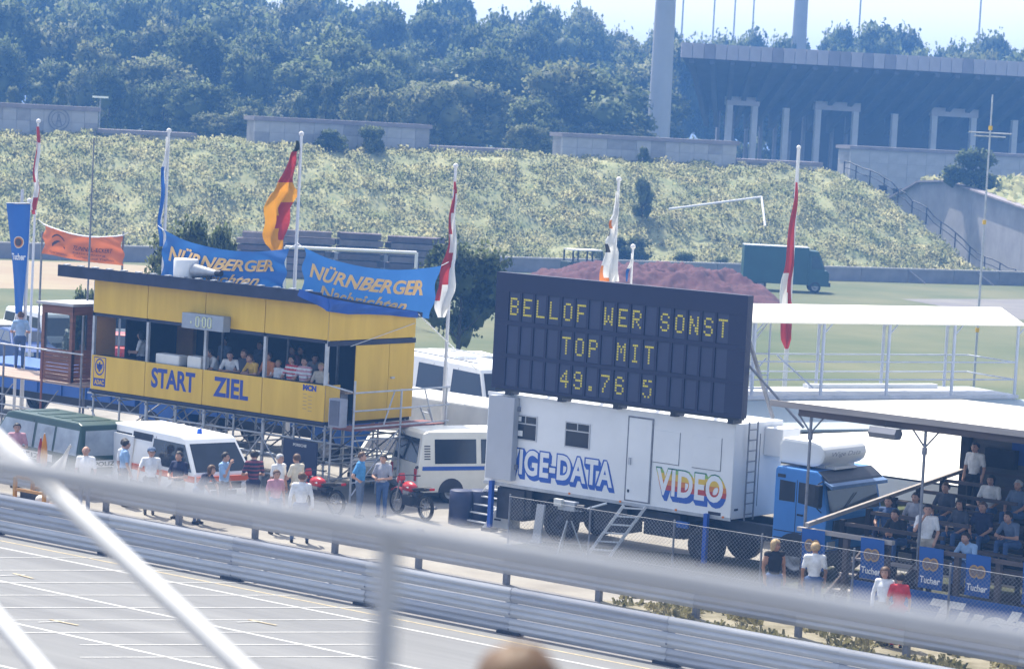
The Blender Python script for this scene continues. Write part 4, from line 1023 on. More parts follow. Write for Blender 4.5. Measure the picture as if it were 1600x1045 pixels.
# blue lorries standing behind the deck
lorb = mat('lorry_blue_paint', (.018,.095,.36), .4, .12, 1)
def flatbed(label, loc, rot, L=7.5):
    t = thing('blue_lorry', label, 'lorry', loc, rot, 'blue lorries behind the stand'); h = L/2
    mk('side_body', MB().box(-h,h-1.9,-1.15,1.15,.95,1.75), lorb, t, bevel=.02); mk('chassis', MB().box(-h,h,-.5,.5,.6,.94), dark, t)
    for k in range(7):
        for sg in (-1,1): mk('side_rib', MB().box(-h+.1+k*(L-2)/7,-h+.18+k*(L-2)/7,sg*1.17-.02,sg*1.17+.02,.97,1.73), lorb, t)
    b, hw = body_mesh([(h-1.75,.6),(h,.6),(h,1.45),(h-1.75,1.45)],[(h-1.75,1.45),(h,1.45),(h-.2,2.2),(h-1.6,2.25)],2.2,.1,1.45,2.25); mk('cab', b, lorb, t, bevel=.05)
    mk('windscreen', front_quad((h-.02,1.5),(h-.18,2.1),.95,.88), glassd, t)
    for sg in (-1,1):
        mk('cab_window', side_quads(hw,[(h-1.2,1.5),(h-.25,1.5),(h-.4,2.08),(h-1.2,2.08)],sg), glassd, t)
        for x in (-h+1.3,h-1.2): wheel(t,x,sg*.98,.46,.28,sg)
        b = MB(); put_text(b,'BAU',lambda u,v:(-h+(1+1.3*u)*1,-1.2,1.45+.2*v),bold=.03) if sg < 0 else b.box(-h+1,-h+2.6,1.195,1.2,1.45,1.6)
        mk('side_marking', b, white_dirty, t)
    return t
flatbed('long blue open lorry behind the plank deck and the cabin',(-67.6,64.5,0),R_(0),10)
flatbed('blue open lorry standing under and behind the yellow panels',(-59.4,65.0,0),R_(4),7)
# white vehicles behind the scaffold
b_ = thing('race_transporter','long low white transporter with a grey band behind the scaffolding','transporter',(-53.6,66.2,0),R_(-3))
b, hw = body_mesh([(-4.2,.45),(4.2,.45),(4.35,.7),(4.3,1.3),(-4.3,1.3)],[(-4.3,1.3),(4.3,1.3),(3.9,2.2),(-4.2,2.25)],2.2,.06,1.3,2.25); mk('body', b, white_dirty, b_, bevel=.06)
mk('grey_band', side_quads(hw,[(-4.2,1.25),(4.2,1.25),(4.2,1.38),(-4.2,1.38)],-1,.01), steel, b_)
for x in (-3.6,-2.9,1.9,2.6): wheel(b_,x,-1.0,.32,.2,-1); wheel(b_,x,1.0,.32,.2,1)
for x in (-3.2,0.2): mk('side_hatch', side_quads(hw,[(x,.7),(x+1.2,.7),(x+1.2,1.15),(x,1.15)],-1,.012), white, b_)
for x in (-4.0,-1.2): mk('tail_light', MB().box(x,x+.25,-1.13,-1.10,.95,1.05), redl, b_)
car('cream saloon nosing out behind the scaffold near the team van',(-53.2,62.7,0),R_(-60),cream,4.4)

# ------------------------------------------------------------------ lorry with the data box and the scoreboard
boxw = mat('box_white_paint', (.76,.77,.78), .45, .05, .8, bump=.04, bscale=5)
greyp = mat('grey_flap_paint', (.42,.44,.48), .5, .06, 1)
X0, X1, Y0, Y1, Z0, Z1 = -45.67, -37.97, 57.6, 59.75, 1.24, 3.58
lt = thing('data_lorry', 'white box lorry with big blue outlined lettering and a light blue cab', 'lorry', ((X0+X1)/2,(Y0+Y1)/2,0)); Ol = tuple(lt.location)
def pl(n_, b, m, par=lt, **k): return mk(n_, b, m, par, Ol, **k)
bx = pl('box_body', MB().box(X0,X1,Y0,Y1,Z0,Z1), boxw, bevel=.025)
pl('roof_edge', MB().box(X0-.01,X1+.01,Y0-.015,Y0+.03,Z1-.05,Z1+.035), white, bx); pl('lower_edge', MB().box(X0-.01,X1+.01,Y0-.015,Y0+.02,Z0-.03,Z0+.05), steel, bx)
fl_ = pl('open_flap', MB().box(-45.46,-44.62,Y0-.24,Y0-.02,1.40,3.56), greyp, bevel=.02)
for z in (1.7,3.2): pl('flap_hinge', MB().box(-44.64,-44.58,Y0-.10,Y0+.01,z,z+.12), steel_d, fl_)
def rect(x0,x1,z0,z1,w,y0,y1):
    return MB().box(x0,x1,y0,y1,z0,z0+w).box(x0,x1,y0,y1,z1-w,z1).box(x0,x0+w,y0,y1,z0+w,z1-w).box(x1-w,x1,y0,y1,z0+w,z1-w)
wfr = mat('window_frame_alloy', (.50,.51,.53), .4, .05, metal=.3)
for (a,c,e,f) in ((-44.78,-44.02,2.47,3.12),(-43.12,-42.33,2.46,3.11)):
    fr = pl('window_frame', rect(a,c,e,f,.03,Y0-.022,Y0+.012).box((a+c)/2-.012,(a+c)/2+.012,Y0-.02,Y0,f-.22,f-.03).box(a+.03,c-.03,Y0-.02,Y0,f-.235,f-.205), wfr)
    for u0,u1,v0,v1 in ((a+.03,(a+c)/2-.013,f-.204,f-.03),((a+c)/2+.013,c-.03,f-.204,f-.03),(a+.03,c-.03,e+.03,f-.236)):
        pl('pane', MB().box(u0,u1,Y0-.012,Y0-.005,v0,v1), glassd, fr)
    if a < -44: pl('paper', MB().box(a+.06,a+.30,Y0-.016,Y0-.0125,e+.10,e+.24), white, fr); pl('paper', MB().box(a+.04,a+.24,Y0-.016,Y0-.0125,f-.17,f-.05), white, fr)
dr = pl('door', MB().box(-41.12,-40.42,Y0-.03,Y0-.003,1.36,3.42), boxw, bevel=.008)
pl('door_frame', rect(-41.16,-40.38,1.33,3.46,.035,Y0-.022,Y0-.001), steel_d); pl('handle', MB().box(-41.06,-41.0,Y0-.07,Y0-.03,2.25,2.42), steel, dr); pl('lock', MB().box(-41.06,-41.01,Y0-.05,Y0-.03,1.55,1.62), dark, dr)
for a,c in ((-40.42+.06,-39.58),(-39.18,-38.34)):
    k = pl('hatch', MB().box(a,c,Y0-.016,Y0-.001,2.40,3.19), boxw, bevel=.006); pl('hatch_seam', MB().box(c,c+.014,Y0-.010,Y0-.001,2.38,3.20).box(a,c,Y0-.010,Y0-.001,2.384,2.398), steel_d, k)
# lettering: blue drop under white letters
wht = mat('white_lettering', (.74,.75,.77), .5, .03); blu = mat('blue_drop_lettering', (.03,.10,.42), .5, .05)
def drop_word(s, x0, x1, z0, z1, back, ndrop=6, d=(.012,-.018)):
    for k in range(ndrop):
        b = MB(); dx, dz = d[0]*k, d[1]*k
        e = .035
        put_text(b,s,lambda u,v:(x0-e+dx+(x1-x0+2*e)*u,Y0-.004-.0006*(ndrop-k),z0-e+dz+(z1-z0+2*e)*v),bold=.085,space=1.06)
        for m in (back,): pl('letter_drop', b, m, bx)
    b = MB(); put_text(b,s,lambda u,v:(x0+(x1-x0)*u,Y0-.0092,z0+(z1-z0)*v),bold=.03,space=1.06); pl('lettering', b, wht, bx)
drop_word('WIGE-DATA',-45.27,-41.56,1.58,2.24,blu)
rain = bpy.data.materials.new('rainbow_drop_lettering'); rain.use_nodes = True
N, L = rain.node_tree.nodes, rain.node_tree.links
tc = N.new('ShaderNodeTexCoord'); sx_ = N.new('ShaderNodeSeparateXYZ'); mr = N.new('ShaderNodeMapRange'); cr = N.new('ShaderNodeValToRGB')
L.new(tc.outputs['Object'], sx_.inputs[0]); L.new(sx_.outputs[2], mr.inputs[0]); mr.inputs[1].default_value = 1.42; mr.inputs[2].default_value = 2.34
L.new(mr.outputs[0], cr.inputs[0]); L.new(cr.outputs[0], N['Principled BSDF'].inputs['Base Color']); cr.color_ramp.interpolation = 'CONSTANT'
els = cr.color_ramp.elements; els[0].color = (.03,.10,.42,1); els[1].position = .34; els[1].color = (.45,.05,.04,1)
for po, c in ((.48,(.62,.20,.03)),(.62,(.70,.46,.04)),(.80,(.25,.42,.10)),(.90,(.05,.20,.14))): q_ = els.new(po); q_.color = (*c,1)
drop_word('VIDEO',-40.22,-38.22,1.60,2.27,rain,6,(.014,-.020))
pl('small_sign', MB().box(-38.62,-38.25,Y0-.008,Y0-.002,1.30,1.38), dark, bx)
for x in (-42.9,-41.3,-39.6,-38.2): pl('marker_lamp', MB().box(x,x+.06,Y0-.03,Y0-.016,1.26,1.31), amber, bx)
# end wall with ladder and cooler box
ey = lambda x,y: PX(x,y,X1)
lad = pl('ladder', MB().tube((X1+.09,58.08,1.2),(X1+.09,58.08,3.62),.022,n=7).tube((X1+.09,58.46,1.2),(X1+.09,58.46,3.62),.022,n=7), steel_d)
for k in range(9): pl('rung', MB().tube((X1+.09,58.08,1.35+k*.26),(X1+.09,58.46,1.35+k*.26),.016,n=6), steel_d, lad)
pl('cooler_box', MB().box(X1+.005,X1+.55,58.9,59.7,2.75,3.45), boxw, bevel=.03); pl('end_seam', MB().box(X1+.001,X1+.01,58.72,58.74,1.5,3.3), steel_d)
pl('vent', MB().box(X1,X1+.015,57.75,57.9,1.45,1.5), dark)
# running gear
pl('chassis', MB().box(X0+.2,-35.6,58.0,58.2,.80,1.18).box(X0+.2,-35.6,59.2,59.4,.80,1.18), dark)
pl('skirt', MB().box(X0+.5,-44.2,Y0+.15,Y0+.25,.5,1.2), dark); pl('battery_box', MB().box(-42.2,-41.2,Y0+.2,Y0+.9,.45,1.15), dark)
pl('tool_box', MB().box(-40.6,-39.5,Y0+.1,Y0+.7,.55,1.15), dark, bevel=.02); pl('tool_box', MB().box(-45.3,-44.4,Y0+.1,Y0+.8,.35,1.15), dark, bevel=.02)
for x in (-43.25,-38.75+.0):
    for y, s_ in ((Y0+.22,-1),(Y1-.25,1)): wheel(lt,x,y,.50,.32,s_,Ol,hub=dark)  # rims take dark paint: shade under the box put into their colour
    m_ = MB(); m_.add([(x+(.62+dr_)*math.cos(a),yy,.5+(.62+dr_)*math.sin(a)) for dr_ in (0,) for yy in (Y0+.03,Y0+.42) for a in np.linspace(.1,3.04,12)],[(i,i+1,13+i,12+i) for i in range(11)]); pl('mudguard', m_, dark)
pl('blue_lamp', MB().box(-39.55,-39.2,Y0+.0,Y0+.08,.86,1.02), lorb)
for x in (-45.36,-38.62):
    lg = pl('support_leg', MB().box(x-.055,x+.055,Y0-.12,Y0-.01,.1,1.32), mat('leg_blue_paint',(.02,.09,.42),.4)); pl('foot', MB().box(x-.16,x+.16,Y0-.22,Y0+.09,.004,.09), dark, lg)
a, c = PY(906,798,57.2), PY(948,786,57.5); pl('swing_arm', MB().tube(tuple(a),tuple(c),.03,n=8), white)
# cab
cabp = mat('light_blue_cab_paint', (.05,.21,.56), .35, .06, 1, spec=.5)
cx0, cx1, cy0, cy1 = -36.95, -35.45, 57.92, 60.45
cbm = MB(); cbm.prism([(cx0,.75),(cx1-.02,.75),(cx1+.02,1.65),(cx1-.20,2.58),(cx1-.34,2.66),(cx0+.04,2.68),(cx0,2.6)],cy0,cy1,'y')
cab = pl('cab', cbm, cabp, bevel=.06)
for a,c in (((-36.80,-36.36)),((-36.26,-35.66))):
    pl('cab_window', MB().add([(a,cy0-.008,1.86),(c+(.06 if c>-36 else 0),cy0-.008,1.78 if c>-36 else 1.86),(c-(.03 if c>-36 else 0),cy0-.008,2.34),(a,cy0-.008,2.36)],[(0,1,2,3)]), glassd, cab)
pl('door_seam', MB().box(-36.32,-36.305,cy0-.006,cy0,.85,2.4), dark, cab); pl('door_handle', MB().box(-36.25,-36.1,cy0-.04,cy0,1.55,1.59), black, cab)
b = MB(); b.add([(cx1+.03,cy0+.12,1.70),(cx1+.03,cy1-.12,1.70),(cx1-.165,cy1-.14,2.5),(cx1-.165,cy0+.14,2.5)],[(0,1,2,3)]); pl('windscreen', b, glassd, cab)
pl('roof_visor', MB().prism([(cx1-.33,2.665),(cx1-.10,2.52),(cx1-.02,2.46),(cx1+.02,2.40),(cx1-.16,2.50)],cy0+.04,cy1-.04,'y'), dark, cab)
pl('sun_visor', MB().prism([(cx1-.10,2.46),(cx1+.13,2.36),(cx1+.14,2.28),(cx1+.11,2.28),(cx1-.10,2.42)],cy0-.02,cy1+.02,'y'), mat('dusty_blue_visor',(.13,.22,.40),.5), cab, label='light blue sun visor over the windscreen')
pl('roof_lamp_bar', MB().box(-36.2,-35.95,58.5,59.9,2.68,2.80), white, cab); pl('roof_hatch', MB().box(-36.0,-35.7,58.6,59.6,2.67,2.72), white, cab)
pl('front_bumper', MB().box(cx1-.12,cx1+.12,cy0,cy1,.42,.74), dark, cab, bevel=.03); pl('front_grille', MB().box(cx1+.0,cx1+.035,cy0+.3,cy1-.3,1.05,1.5), dark, cab)
for z in (.95,1.12): pl('side_trim', MB().box(cx0+.05,cx1-.1,cy0-.012,cy0,z,z+.02), dark, cab)
pl('wiper', MB().tube((cx1+.05,58.6,1.72),(cx1-.03,59.3,2.1),.012,n=5), black, cab); pl('corner_vent', MB().box(cx0+.08,cx0+.3,cy0-.012,cy0,2.42,2.5), dark, cab); pl('step', MB().box(-36.85,-36.65,cy0-.06,cy0+.1,.45,.6), dark, cab)
for y in (cy0+.25,cy1-.25): pl('headlight', MB().box(cx1+.01,cx1+.04,y-.17,y+.17,.82,1.0), lampg, cab)
mr_ = pl('mirror', MB().box(-35.62,-35.5,cy0-.30,cy0-.12,1.85,2.38), black, bevel=.02); pl('mirror_arm', MB().tube((-35.6,cy0-.2,2.4),(-35.6,cy0,2.45),.015,n=5).tube((-35.6,cy0-.2,1.82),(-35.6,cy0,1.7),.015,n=5), black, mr_)
m_ = MB(); x = -36.28; m_.add([(x+.6*math.cos(a),yy,.52+.6*math.sin(a)) for yy in (cy0-.012,cy0+.4) for a in np.linspace(.05,3.09,14)],[(i,i+1,15+i,14+i) for i in range(13)]+[tuple(range(14))]); pl('cab_wheel_arch', m_, dark)
for y, s_ in ((cy0+.12,-1),(cy1-.18,1)): wheel(lt,-36.28,y,.50,.30,s_,Ol)
defl = MB(); defl.prism([(-37.02,2.74),(-36.1,2.72),(-35.9,2.76),(-35.77,2.87),(-35.72,3.02),(-35.76,3.17),(-35.88,3.28),(-36.08,3.34),(-36.95,3.36),(-37.05,3.2)],58.15,60.1,'y')
de = pl('roof_deflector', defl, white, bevel=.10)
b = MB(); put_text(b,'Wige Data',lambda u,v:(-35.705,58.45+1.3*u,2.96+.14*v),shear=.3); pl('lettering', b, mat('grey_script',(.25,.28,.36),.6), de)

# ------------------------------------------------------------------ scoreboard
sbm = mat('scoreboard_paint', (.015,.019,.055), .55, .08, 1.2); cellm = mat('scoreboard_cell', (.038,.047,.098), .5, .08, 2); dotm = mat('yellow_flip_dot', (.72,.60,.06), .5, .05)
sb = thing('scoreboard', 'large dark blue scoreboard with three rows of yellow dot characters on the lorry roof', 'scoreboard', (-41.45,57.45,3.6)); Os = tuple(sb.location)
BX0, BX1, BZ0, BZ1, BY = -45.36, -37.62, 3.77, 6.75, 57.3
mk('case', MB().box(BX0,BX1,BY+.05,BY+.24,BZ0,BZ1), sbm, sb, Os, bevel=.015)
cols4 = []
for i in range(16): cols4.append(-44.93 + i*.4245 + (i//4)*.022)
rows3 = [(5.53,6.26),(4.68,5.41),(3.84,4.57)]
# front grille of bars between the cells
def fbox(x0,x1,z0,z1): mk('front_bar', MB().box(x0,x1,BY-.0,BY+.05,z0,z1), sbm, sb, Os)
fbox(BX0,BX1,6.262,BZ1); fbox(BX0,BX1,5.412,5.528); fbox(BX0,BX1,4.572,4.678); fbox(BX0,BX1,BZ0,3.838)
cw = .355
for z0, z1 in rows3:
    fbox(BX0,cols4[0],z0,z1)
    for i in range(16): fbox(cols4[i]+cw, cols4[i+1] if i < 15 else BX1, z0, z1)
FONT = {'B':('11110','10001','10001','11110','10001','10001','11110'),'E':('11111','10000','10000','11110','10000','10000','11111'),'L':('10000','10000','10000','10000','10000','10000','11111'),
'O':('01110','10001','10001','10001','10001','10001','01110'),'F':('11111','10000','10000','11110','10000','10000','10000'),'W':('10001','10001','10001','10101','10101','11011','10001'),
'R':('11110','10001','10001','11110','10100','10010','10001'),'S':('01110','10001','10000','01110','00001','10001','01110'),'N':('10001','11001','11001','10101','10011','10011','10001'),
'T':('11111','00100','00100','00100','00100','00100','00100'),'P':('11110','10001','10001','11110','10000','10000','10000'),'M':('10001','11011','10101','10101','10001','10001','10001'),
'I':('01110','00100','00100','00100','00100','00100','01110'),'4':('00010','00110','01010','10010','11111','00010','00010'),'9':('01110','10001','10001','01111','00001','10001','01110'),
'.':('00000','00000','00000','00000','00000','01100','01100'),'7':('11111','00001','00010','00100','00100','01000','01000'),'6':('01110','10001','10000','11110','10001','10001','01110'),'5':('11011','10000','11100','00001','00001','10001','01010')}
text3 = ['BELLOF WER SONST','    TOP MIT     ','    49.76 5     ']
cme = MB().box(.004,cw-.004,0,.02,.004,.73-.004).mesh('character_cell'); cme.materials.append(cellm)
lme = MB().box(.02,cw-.02,-.004,0,.34,.352).mesh('cell_seam')
for r, (z0, z1) in enumerate(rows3):
    for i in range(16):
        c = mk('character_cell', cme, cellm, sb); c.location = (cols4[i]-Os[0], BY+.028-Os[1], z0-Os[2])
        ch = text3[r][i]
        if ch != ' ':
            b = MB(); px_, pz_ = .27/5, .46/7
            for rr, row in enumerate(FONT[ch]):
                for cc, q_ in enumerate(row):
                    if q_ == '1': b.box(.045+cc*px_+.004,.045+(cc+1)*px_-.004,-.008,-.001,.60-(rr+1)*pz_+.010,.60-rr*pz_-.010)
            d_ = mk('character_dots', b, dotm, c); d_['kind'] = 'stuff'
for x in (-44.9,-43.2,-41.45,-39.7,-38.0):
    mk('foot', MB().box(x-.08,x+.08,BY+.1,BY+.5,3.6,BZ0), dark, sb, Os)
    mk('back_strut', MB().bar((x,BY+.35,6.2),(x,59.3,3.65),.07,.07), steel_d, sb, Os)
mk('bottom_rail', MB().box(BX0+.1,BX1-.1,BY+.06,BY+.3,BZ0-.06,BZ0-.002), dark, sb, Os)
st_ = MB(); q1, q2 = (BX1+.0,BY+.25,4.85), (-35.9,59.4,3.0)
a, c = PY(1168,568,57.6), PY(1256,668,57.9); solo('board_stay', MB().tube(tuple(a),tuple(c),.035,n=7), steel_d, 'dark stay tube running from the scoreboard edge down to the cab', 'stay', None, tuple(c))

# ------------------------------------------------------------------ things around the lorry
def stepladder(label, p, q, w, n, side):
    p, q, s_ = Vector(p), Vector(q), Vector(side).normalized()*w/2; t = thing('steps', label, 'steps', p); o = tuple(p)
    for sg in (-1,1): mk('stile', MB().bar(p+s_*sg,q+s_*sg,.035,.07), mat('bright_alloy',(.66,.67,.68),.4,.05), t, o)
    for k in range(n):
        c = p+(q-p)*((k+.7)/n); mk('tread', MB().bar(c-s_,c+s_,.10,.03,up=(0,0,1)), mat('bright_alloy',(.66,.67,.68),.4,.05), t, o)
    return t
a, c = G(935,868), PY(992,790,57.4); stepladder('silver ladder steps leading up to the door of the data lorry',(a[0],a[1],0),(c[0],c[1],c[2]),.55,6,(.75,.45,0))
a, c = G(735,822), PY(782,762,58.2); stepladder('small silver steps beside the blue support leg and the dark drums',(a[0],a[1],0),(c[0],c[1],c[2]),.9,5,(1,-.1,0))
for x in (716,745):
    p = G(x+2,818); b = MB(); b.lathe([(0,0),(.30,0),(.31,.04),(.30,.42),(.31,.46),(.30,.88),(.27,.90),(0,.90)],(0,0,0),'z',16)
    o = mk('oil_drum', b, mat('dark_blue_drum',(.03,.04,.09),.5,.2,2)); o.location = (p[0],p[1],0); tag(o,'dark blue drum standing '+('next to the small silver steps' if x>730 else 'under the foot of the landing ladder'),'drum')
p = G(787,823); t = thing('equipment_case','low pale equipment case with clutter beside the lorry support leg','case',(p[0],p[1],0)); mk('case', MB().box(-.35,.35,-.25,.25,0,.38), white_dirty, t, bevel=.02); mk('lid', MB().box(-.37,.37,-.27,.27,.385,.45), steel, t); mk('handle', MB().box(-.1,.1,-.30,-.27,.2,.24), dark, t)
p = G(838,848); solo('leaning_panel', MB().prism([(-.13,0),(.13,0),(.22,1.0),(-.02,1.0)],-.03,.03,'y').box(-.16,.16,-.06,.06,.0,.05), greyp, 'narrow grey panel leaning against the lorry wheel','panel',None)
bpy.context.scene.objects['leaning_panel'].location = (p[0],p[1],0)
# tv camera on tripod
p = G(886,866); t = thing('tv_camera','pale television camera on a tripod in front of the lorry wheel','camera',(p[0],p[1],0))
for k in range(3):
    a = k*2.094+.5; mk('leg', MB().tube((.06*math.cos(a),.06*math.sin(a),.85),(.42*math.cos(a),.42*math.sin(a),0),.022,n=6), steel, t)
mk('column', MB().tube((0,0,.55),(0,0,1.0),.04,n=8), dark, t); mk('head', MB().box(-.1,.1,-.09,.09,1.0,1.1), dark, t)
mk('camera_body', MB().box(-.30,.22,-.10,.10,1.1,1.34), greyp, t, bevel=.02); mk('lens', MB().tube((.22,0,1.22),(.48,0,1.22),.07,.085,10), dark, t); mk('viewfinder', MB().box(-.34,-.1,-.22,-.105,1.2,1.38), white_dirty, t, bevel=.01); mk('pan_handle', MB().tube((-.1,.05,1.06),(-.5,.2,.95),.014,n=5), dark, t)
# dark sign board
p = G(466,775); t = thing('sign_board','dark blue board with a short pale line of lettering under the stand','board',(p[0],p[1],0),R_(0)); mk('board', MB().box(-.62,.62,-.03,.03,.35,1.55), mat('board_navy',(.02,.03,.075),.5), t, bevel=.01)
b = MB(); put_text(b,'PORSCHE',lambda u,v:(-.25+.5*u,-.035,1.38+.08*v),bold=.03); mk('lettering', b, white_dirty, t)
for x in (-.5,.5): mk('leg', MB().box(x-.03,x+.03,-.02,.04,0,.36), steel_d, t)
# striker cart with orange frame
p = G(45,800); t = thing('orange_cart','orange framed trolley carrying dark boxes and a white bundle behind the barrier','trolley',(p[0],p[1]+.3,0)); oc = mat('orange_frame_paint',(.55,.25,.03),.45)
for x in (-.55,.55):
    for y in (-.3,.3): mk('post', MB().box(x-.04,x+.04,y-.04,y+.04,.12,.85), oc, t)
for z in (.14,.5,.82):
    for y in (-.3,.3): mk('rail', MB().box(-.5,.5,y-.03,y+.03,z,z+.07), oc, t)
mk('tray', MB().box(-.58,.58,-.3,.3,.10,.135), oc, t); mk('dark_box', MB().box(-.45,-.05,-.22,.22,.21,.48), dark, t, bevel=.02); mk('white_bundle', MB().ell((.22,-.05,.33),(.2,.18,.14),10,6), white_dirty, t)
for x in (-.45,.45): 
    for y in (-.34,.34): mk('castor', MB().lathe([(.02,-.02),(.07,-.02),(.07,.02),(.02,.02)],(x,y,.07),'y',10), black, t)
# marshals' flags leaning behind the barrier
for label, x0, y0, x1, y1, col, wd in (('furled red marshal flag leaning behind the barrier',62,735,64,683,fred,.11),('furled yellow marshal flag beside the furled red one',72,735,70,676,fgold,.11)):
    p = PY(x1,y1,51.75); t = thing('marshal_flag', label, 'flag', (p[0]-.05,p[1],0)); mk('stick', MB().tube((0,0,0),(.05,0,p[2]),.014,n=6), polem, t)
    mk('cloth', MB().lathe([(.015,0),(wd*.6,-.25),(wd*.9,-.6),(wd*.8,-.85),(.02,-.9)],(.05,0,p[2]-.02),'z',7,smooth=False), col, t)
p = PY(110,694,51.8); t = thing('marshal_flag','white marshal flag spread between the green van and the barrier','flag',(p[0]-.35,p[1],0)); mk('stick', MB().tube((-.1,0,0),(.35,0,p[2]),.014,n=6), polem, t)
mk('cloth', MB().grid(lambda u,v:(.35-.42*v-.30*u*v+.0*u, .06*math.sin(u*7+v*3), p[2]-.03-.95*v+.10*u*v*0+.28*u*v), 8, 8), fwhite, t)

# ------------------------------------------------------------------ motorcycles
mred = mat('red_bike_paint', (.50,.035,.04), .3, .05)
def motorcycle(label, loc, rot):
    t = thing('motorcycle', label, 'motorcycle', loc, rot, 'red motorcycles under the stand')
    for x, nm in ((.68,'front'),(-.68,'rear')):
        b = MB(); n_ = 22
        pr = [(.30+.055*math.cos(a)*1.0,.05*math.sin(a)) for a in np.linspace(0,2*math.pi,7)]; b.lathe([(r_,h_) for r_,h_ in pr],(x,0,.35),'y',n_); k = mk('wheel', b, black, t)
        b = MB(); b.lathe([(.25,-.02),(.265,-.02),(.265,.02),(.25,.02),(.25,-.02)],(x,0,.35),'y',20); b.lathe([(0,-.05),(.05,-.05),(.05,.05),(0,.05)],(x,0,.35),'y',10)
        for s_ in range(10): a = s_*.6283; b.tube((x+.045*math.cos(a),0,.35+.045*math.sin(a)),(x+.255*math.cos(a),0,.35+.255*math.sin(a)),.007,n=4)
        mk('rim', b, rimm, k)
    for y in (-.09,.09): mk('fork_leg', MB().tube((.68,y,.35),(.46,y,.92),.025,n=7), rimm, t)
    b = MB(); b.ell((.12,0,.80),(.30,.15,.15),12,8); mk('tank', b, mred, t); b = MB(); b.ell((.05,0,.80),(.16,.155,.06),10,6); mk('tank_stripe', b, white, t)
    mk('seat', MB().prism([(-.10,.78),(-.25,.74),(-.72,.80),(-.78,.86),(-.70,.90),(-.30,.84)],-.13,.13,'y'), black, t, bevel=.03)
    mk('tail', MB().prism([(-.62,.78),(-.92,.84),(-.92,.90),(-.72,.89)],-.08,.08,'y'), dark, t, bevel=.02); mk('tail_light', MB().box(-.95,-.92,-.07,.07,.84,.90), redl, t)
    mk('fairing', MB().prism([(.52,.84),(.62,.86),(.62,1.0),(.52,1.13),(.48,.98)],-.10,.10,'y'), mred, t, bevel=.03); mk('headlight', MB().lathe([(0,.03),(.08,.02),(.085,-.02)],(.66,0,.93),'x',12), lampg, t)
    mk('engine', MB().box(-.2,.26,-.16,.16,.32,.62), dark, t, bevel=.04); mk('cylinder_head', MB().box(.0,.28,-.12,.12,.62,.70), rimm, t)
    mk('side_panel', MB().prism([(-.15,.58),(-.36,.60),(-.40,.72),(-.15,.72)],-.12,.12,'y'), dark, t, bevel=.02)
    mk('frame', MB().tube((.46,0,.9),(.25,0,.35),.022,n=6).tube((.25,0,.33),(-.30,0,.33),.022,n=6).tube((-.3,0,.33),(-.35,0,.75),.022,n=6).tube((.46,0,.92),(-.35,0,.74),.022,n=6), dark, t)
    for y in (-.12,.12): mk('swing_arm', MB().tube((-.28,y,.38),(-.68,y,.35),.02,n=6), dark, t)
    mk('exhaust', MB().path([(.22,-.15,.42),(.15,-.18,.28),(-.3,-.18,.28)],.025,7).tube((-.3,-.18,.28),(-.85,-.2,.36),.035,.045,8), rimm, t)
    mk('handlebar', MB().path([(.30,-.36,1.06),(.40,-.2,1.08),(.42,.2,1.08),(.30,.36,1.06)],.014,6), dark, t)
    for y in (-.38,.38): mk('grip', MB().tube((.30,y-.06,1.06),(.30,y+.06,1.06),.02,n=6), black, t)
    for y in (-.3,.3): mk('mirror', MB().tube((.38,y,1.08),(.36,y*1.15,1.24),.006,n=4).ell((.35,y*1.17,1.28),(.02,.06,.05),8,5), dark, t)
    mk('front_mudguard', MB().add([(.68+.38*math.cos(a),y,.35+.38*math.sin(a)) for y in (-.06,.06) for a in np.linspace(.7,2.5,8)],[(i,i+1,9+i,8+i) for i in range(7)]), mred, t)
    mk('side_stand', MB().tube((-.1,-.1,.33),(-.15,-.32,.0),.014,n=5), dark, t)
    return t
p = G(642,808); motorcycle('red motorcycle with its front wheel showing behind the blurred rail',(p[0],p[1],0),R_(164))
p = G(548,790+20); motorcycle('red motorcycle half hidden behind the people under the stand',(p[0]-1.2,p[1]+.1,0),R_(172))

# ------------------------------------------------------------------ terrace trailer with tube canopy
tube_m = mat('pale_blue_tube', (.42,.46,.55), .45, .06)
canv = mat('white_canvas', (.80,.77,.67), .7, .03, .4)
canv2 = mat('pale_blue_awning', (.36,.42,.45), .7, .03, .4)
u_ = np.array([.383,.924,0]); w_ = np.array([.924,-.383,0])
ter = thing('terrace_trailer','white trailer with a railed roof terrace under a long cream canopy','trailer',(-42.28,79.9,0),math.atan2(u_[1],u_[0]))
# local: x along the terrace (0 at its right end, negative to the left), y away from us
Zf, Zr = 2.85, 5.06
LT = 13.4
mk('trailer_body', MB().box(-LT,0.1,.05,2.45,.6,Zf-.12), white, ter, bevel=.03); mk('terrace_floor', MB().box(-LT,.15,0,2.5,Zf-.11,Zf), mat('grey_deck',(.45,.47,.52),.7), ter)
mk('canopy', MB().prism([(-.05,Zr),(1.2,Zr+.45),(2.5,Zr),(2.5,Zr-.03),(1.2,Zr+.42),(-.05,Zr-.04)],-LT,.2,'x'), canv, ter)
for x in (-12.4,-9.95,-7.45,-5.0,-2.5,0):
    for y in (.03,2.45):
        if y > 1 and x == 0: pass
        mk('post', MB().tube((x-(.9 if y>1 else 0),y,Zf),(x-(.9 if y>1 else 0),y,Zr),.05,n=8), tube_m, ter)
        mk('corner_brace', MB().tube((x-(.9 if y>1 else 0),y,Zr-.35),(x-(.9 if y>1 else 0)+.3,y,Zr-.04),.022,n=6), tube_m, ter)
for y in (.03,2.45):
    for z in (.48,1.02): mk('rail', MB().tube((-LT,y,Zf+z),(.0,y,Zf+z),.025,n=6), tube_m, ter)
for z in (.48,1.02): mk('end_rail', MB().tube((0,.03,Zf+z),(0,2.45,Zf+z),.025,n=6), tube_m, ter)
mk('bench', MB().box(-6.5,-1.5,2.0,2.3,Zf+.0,Zf+.12), white, ter)
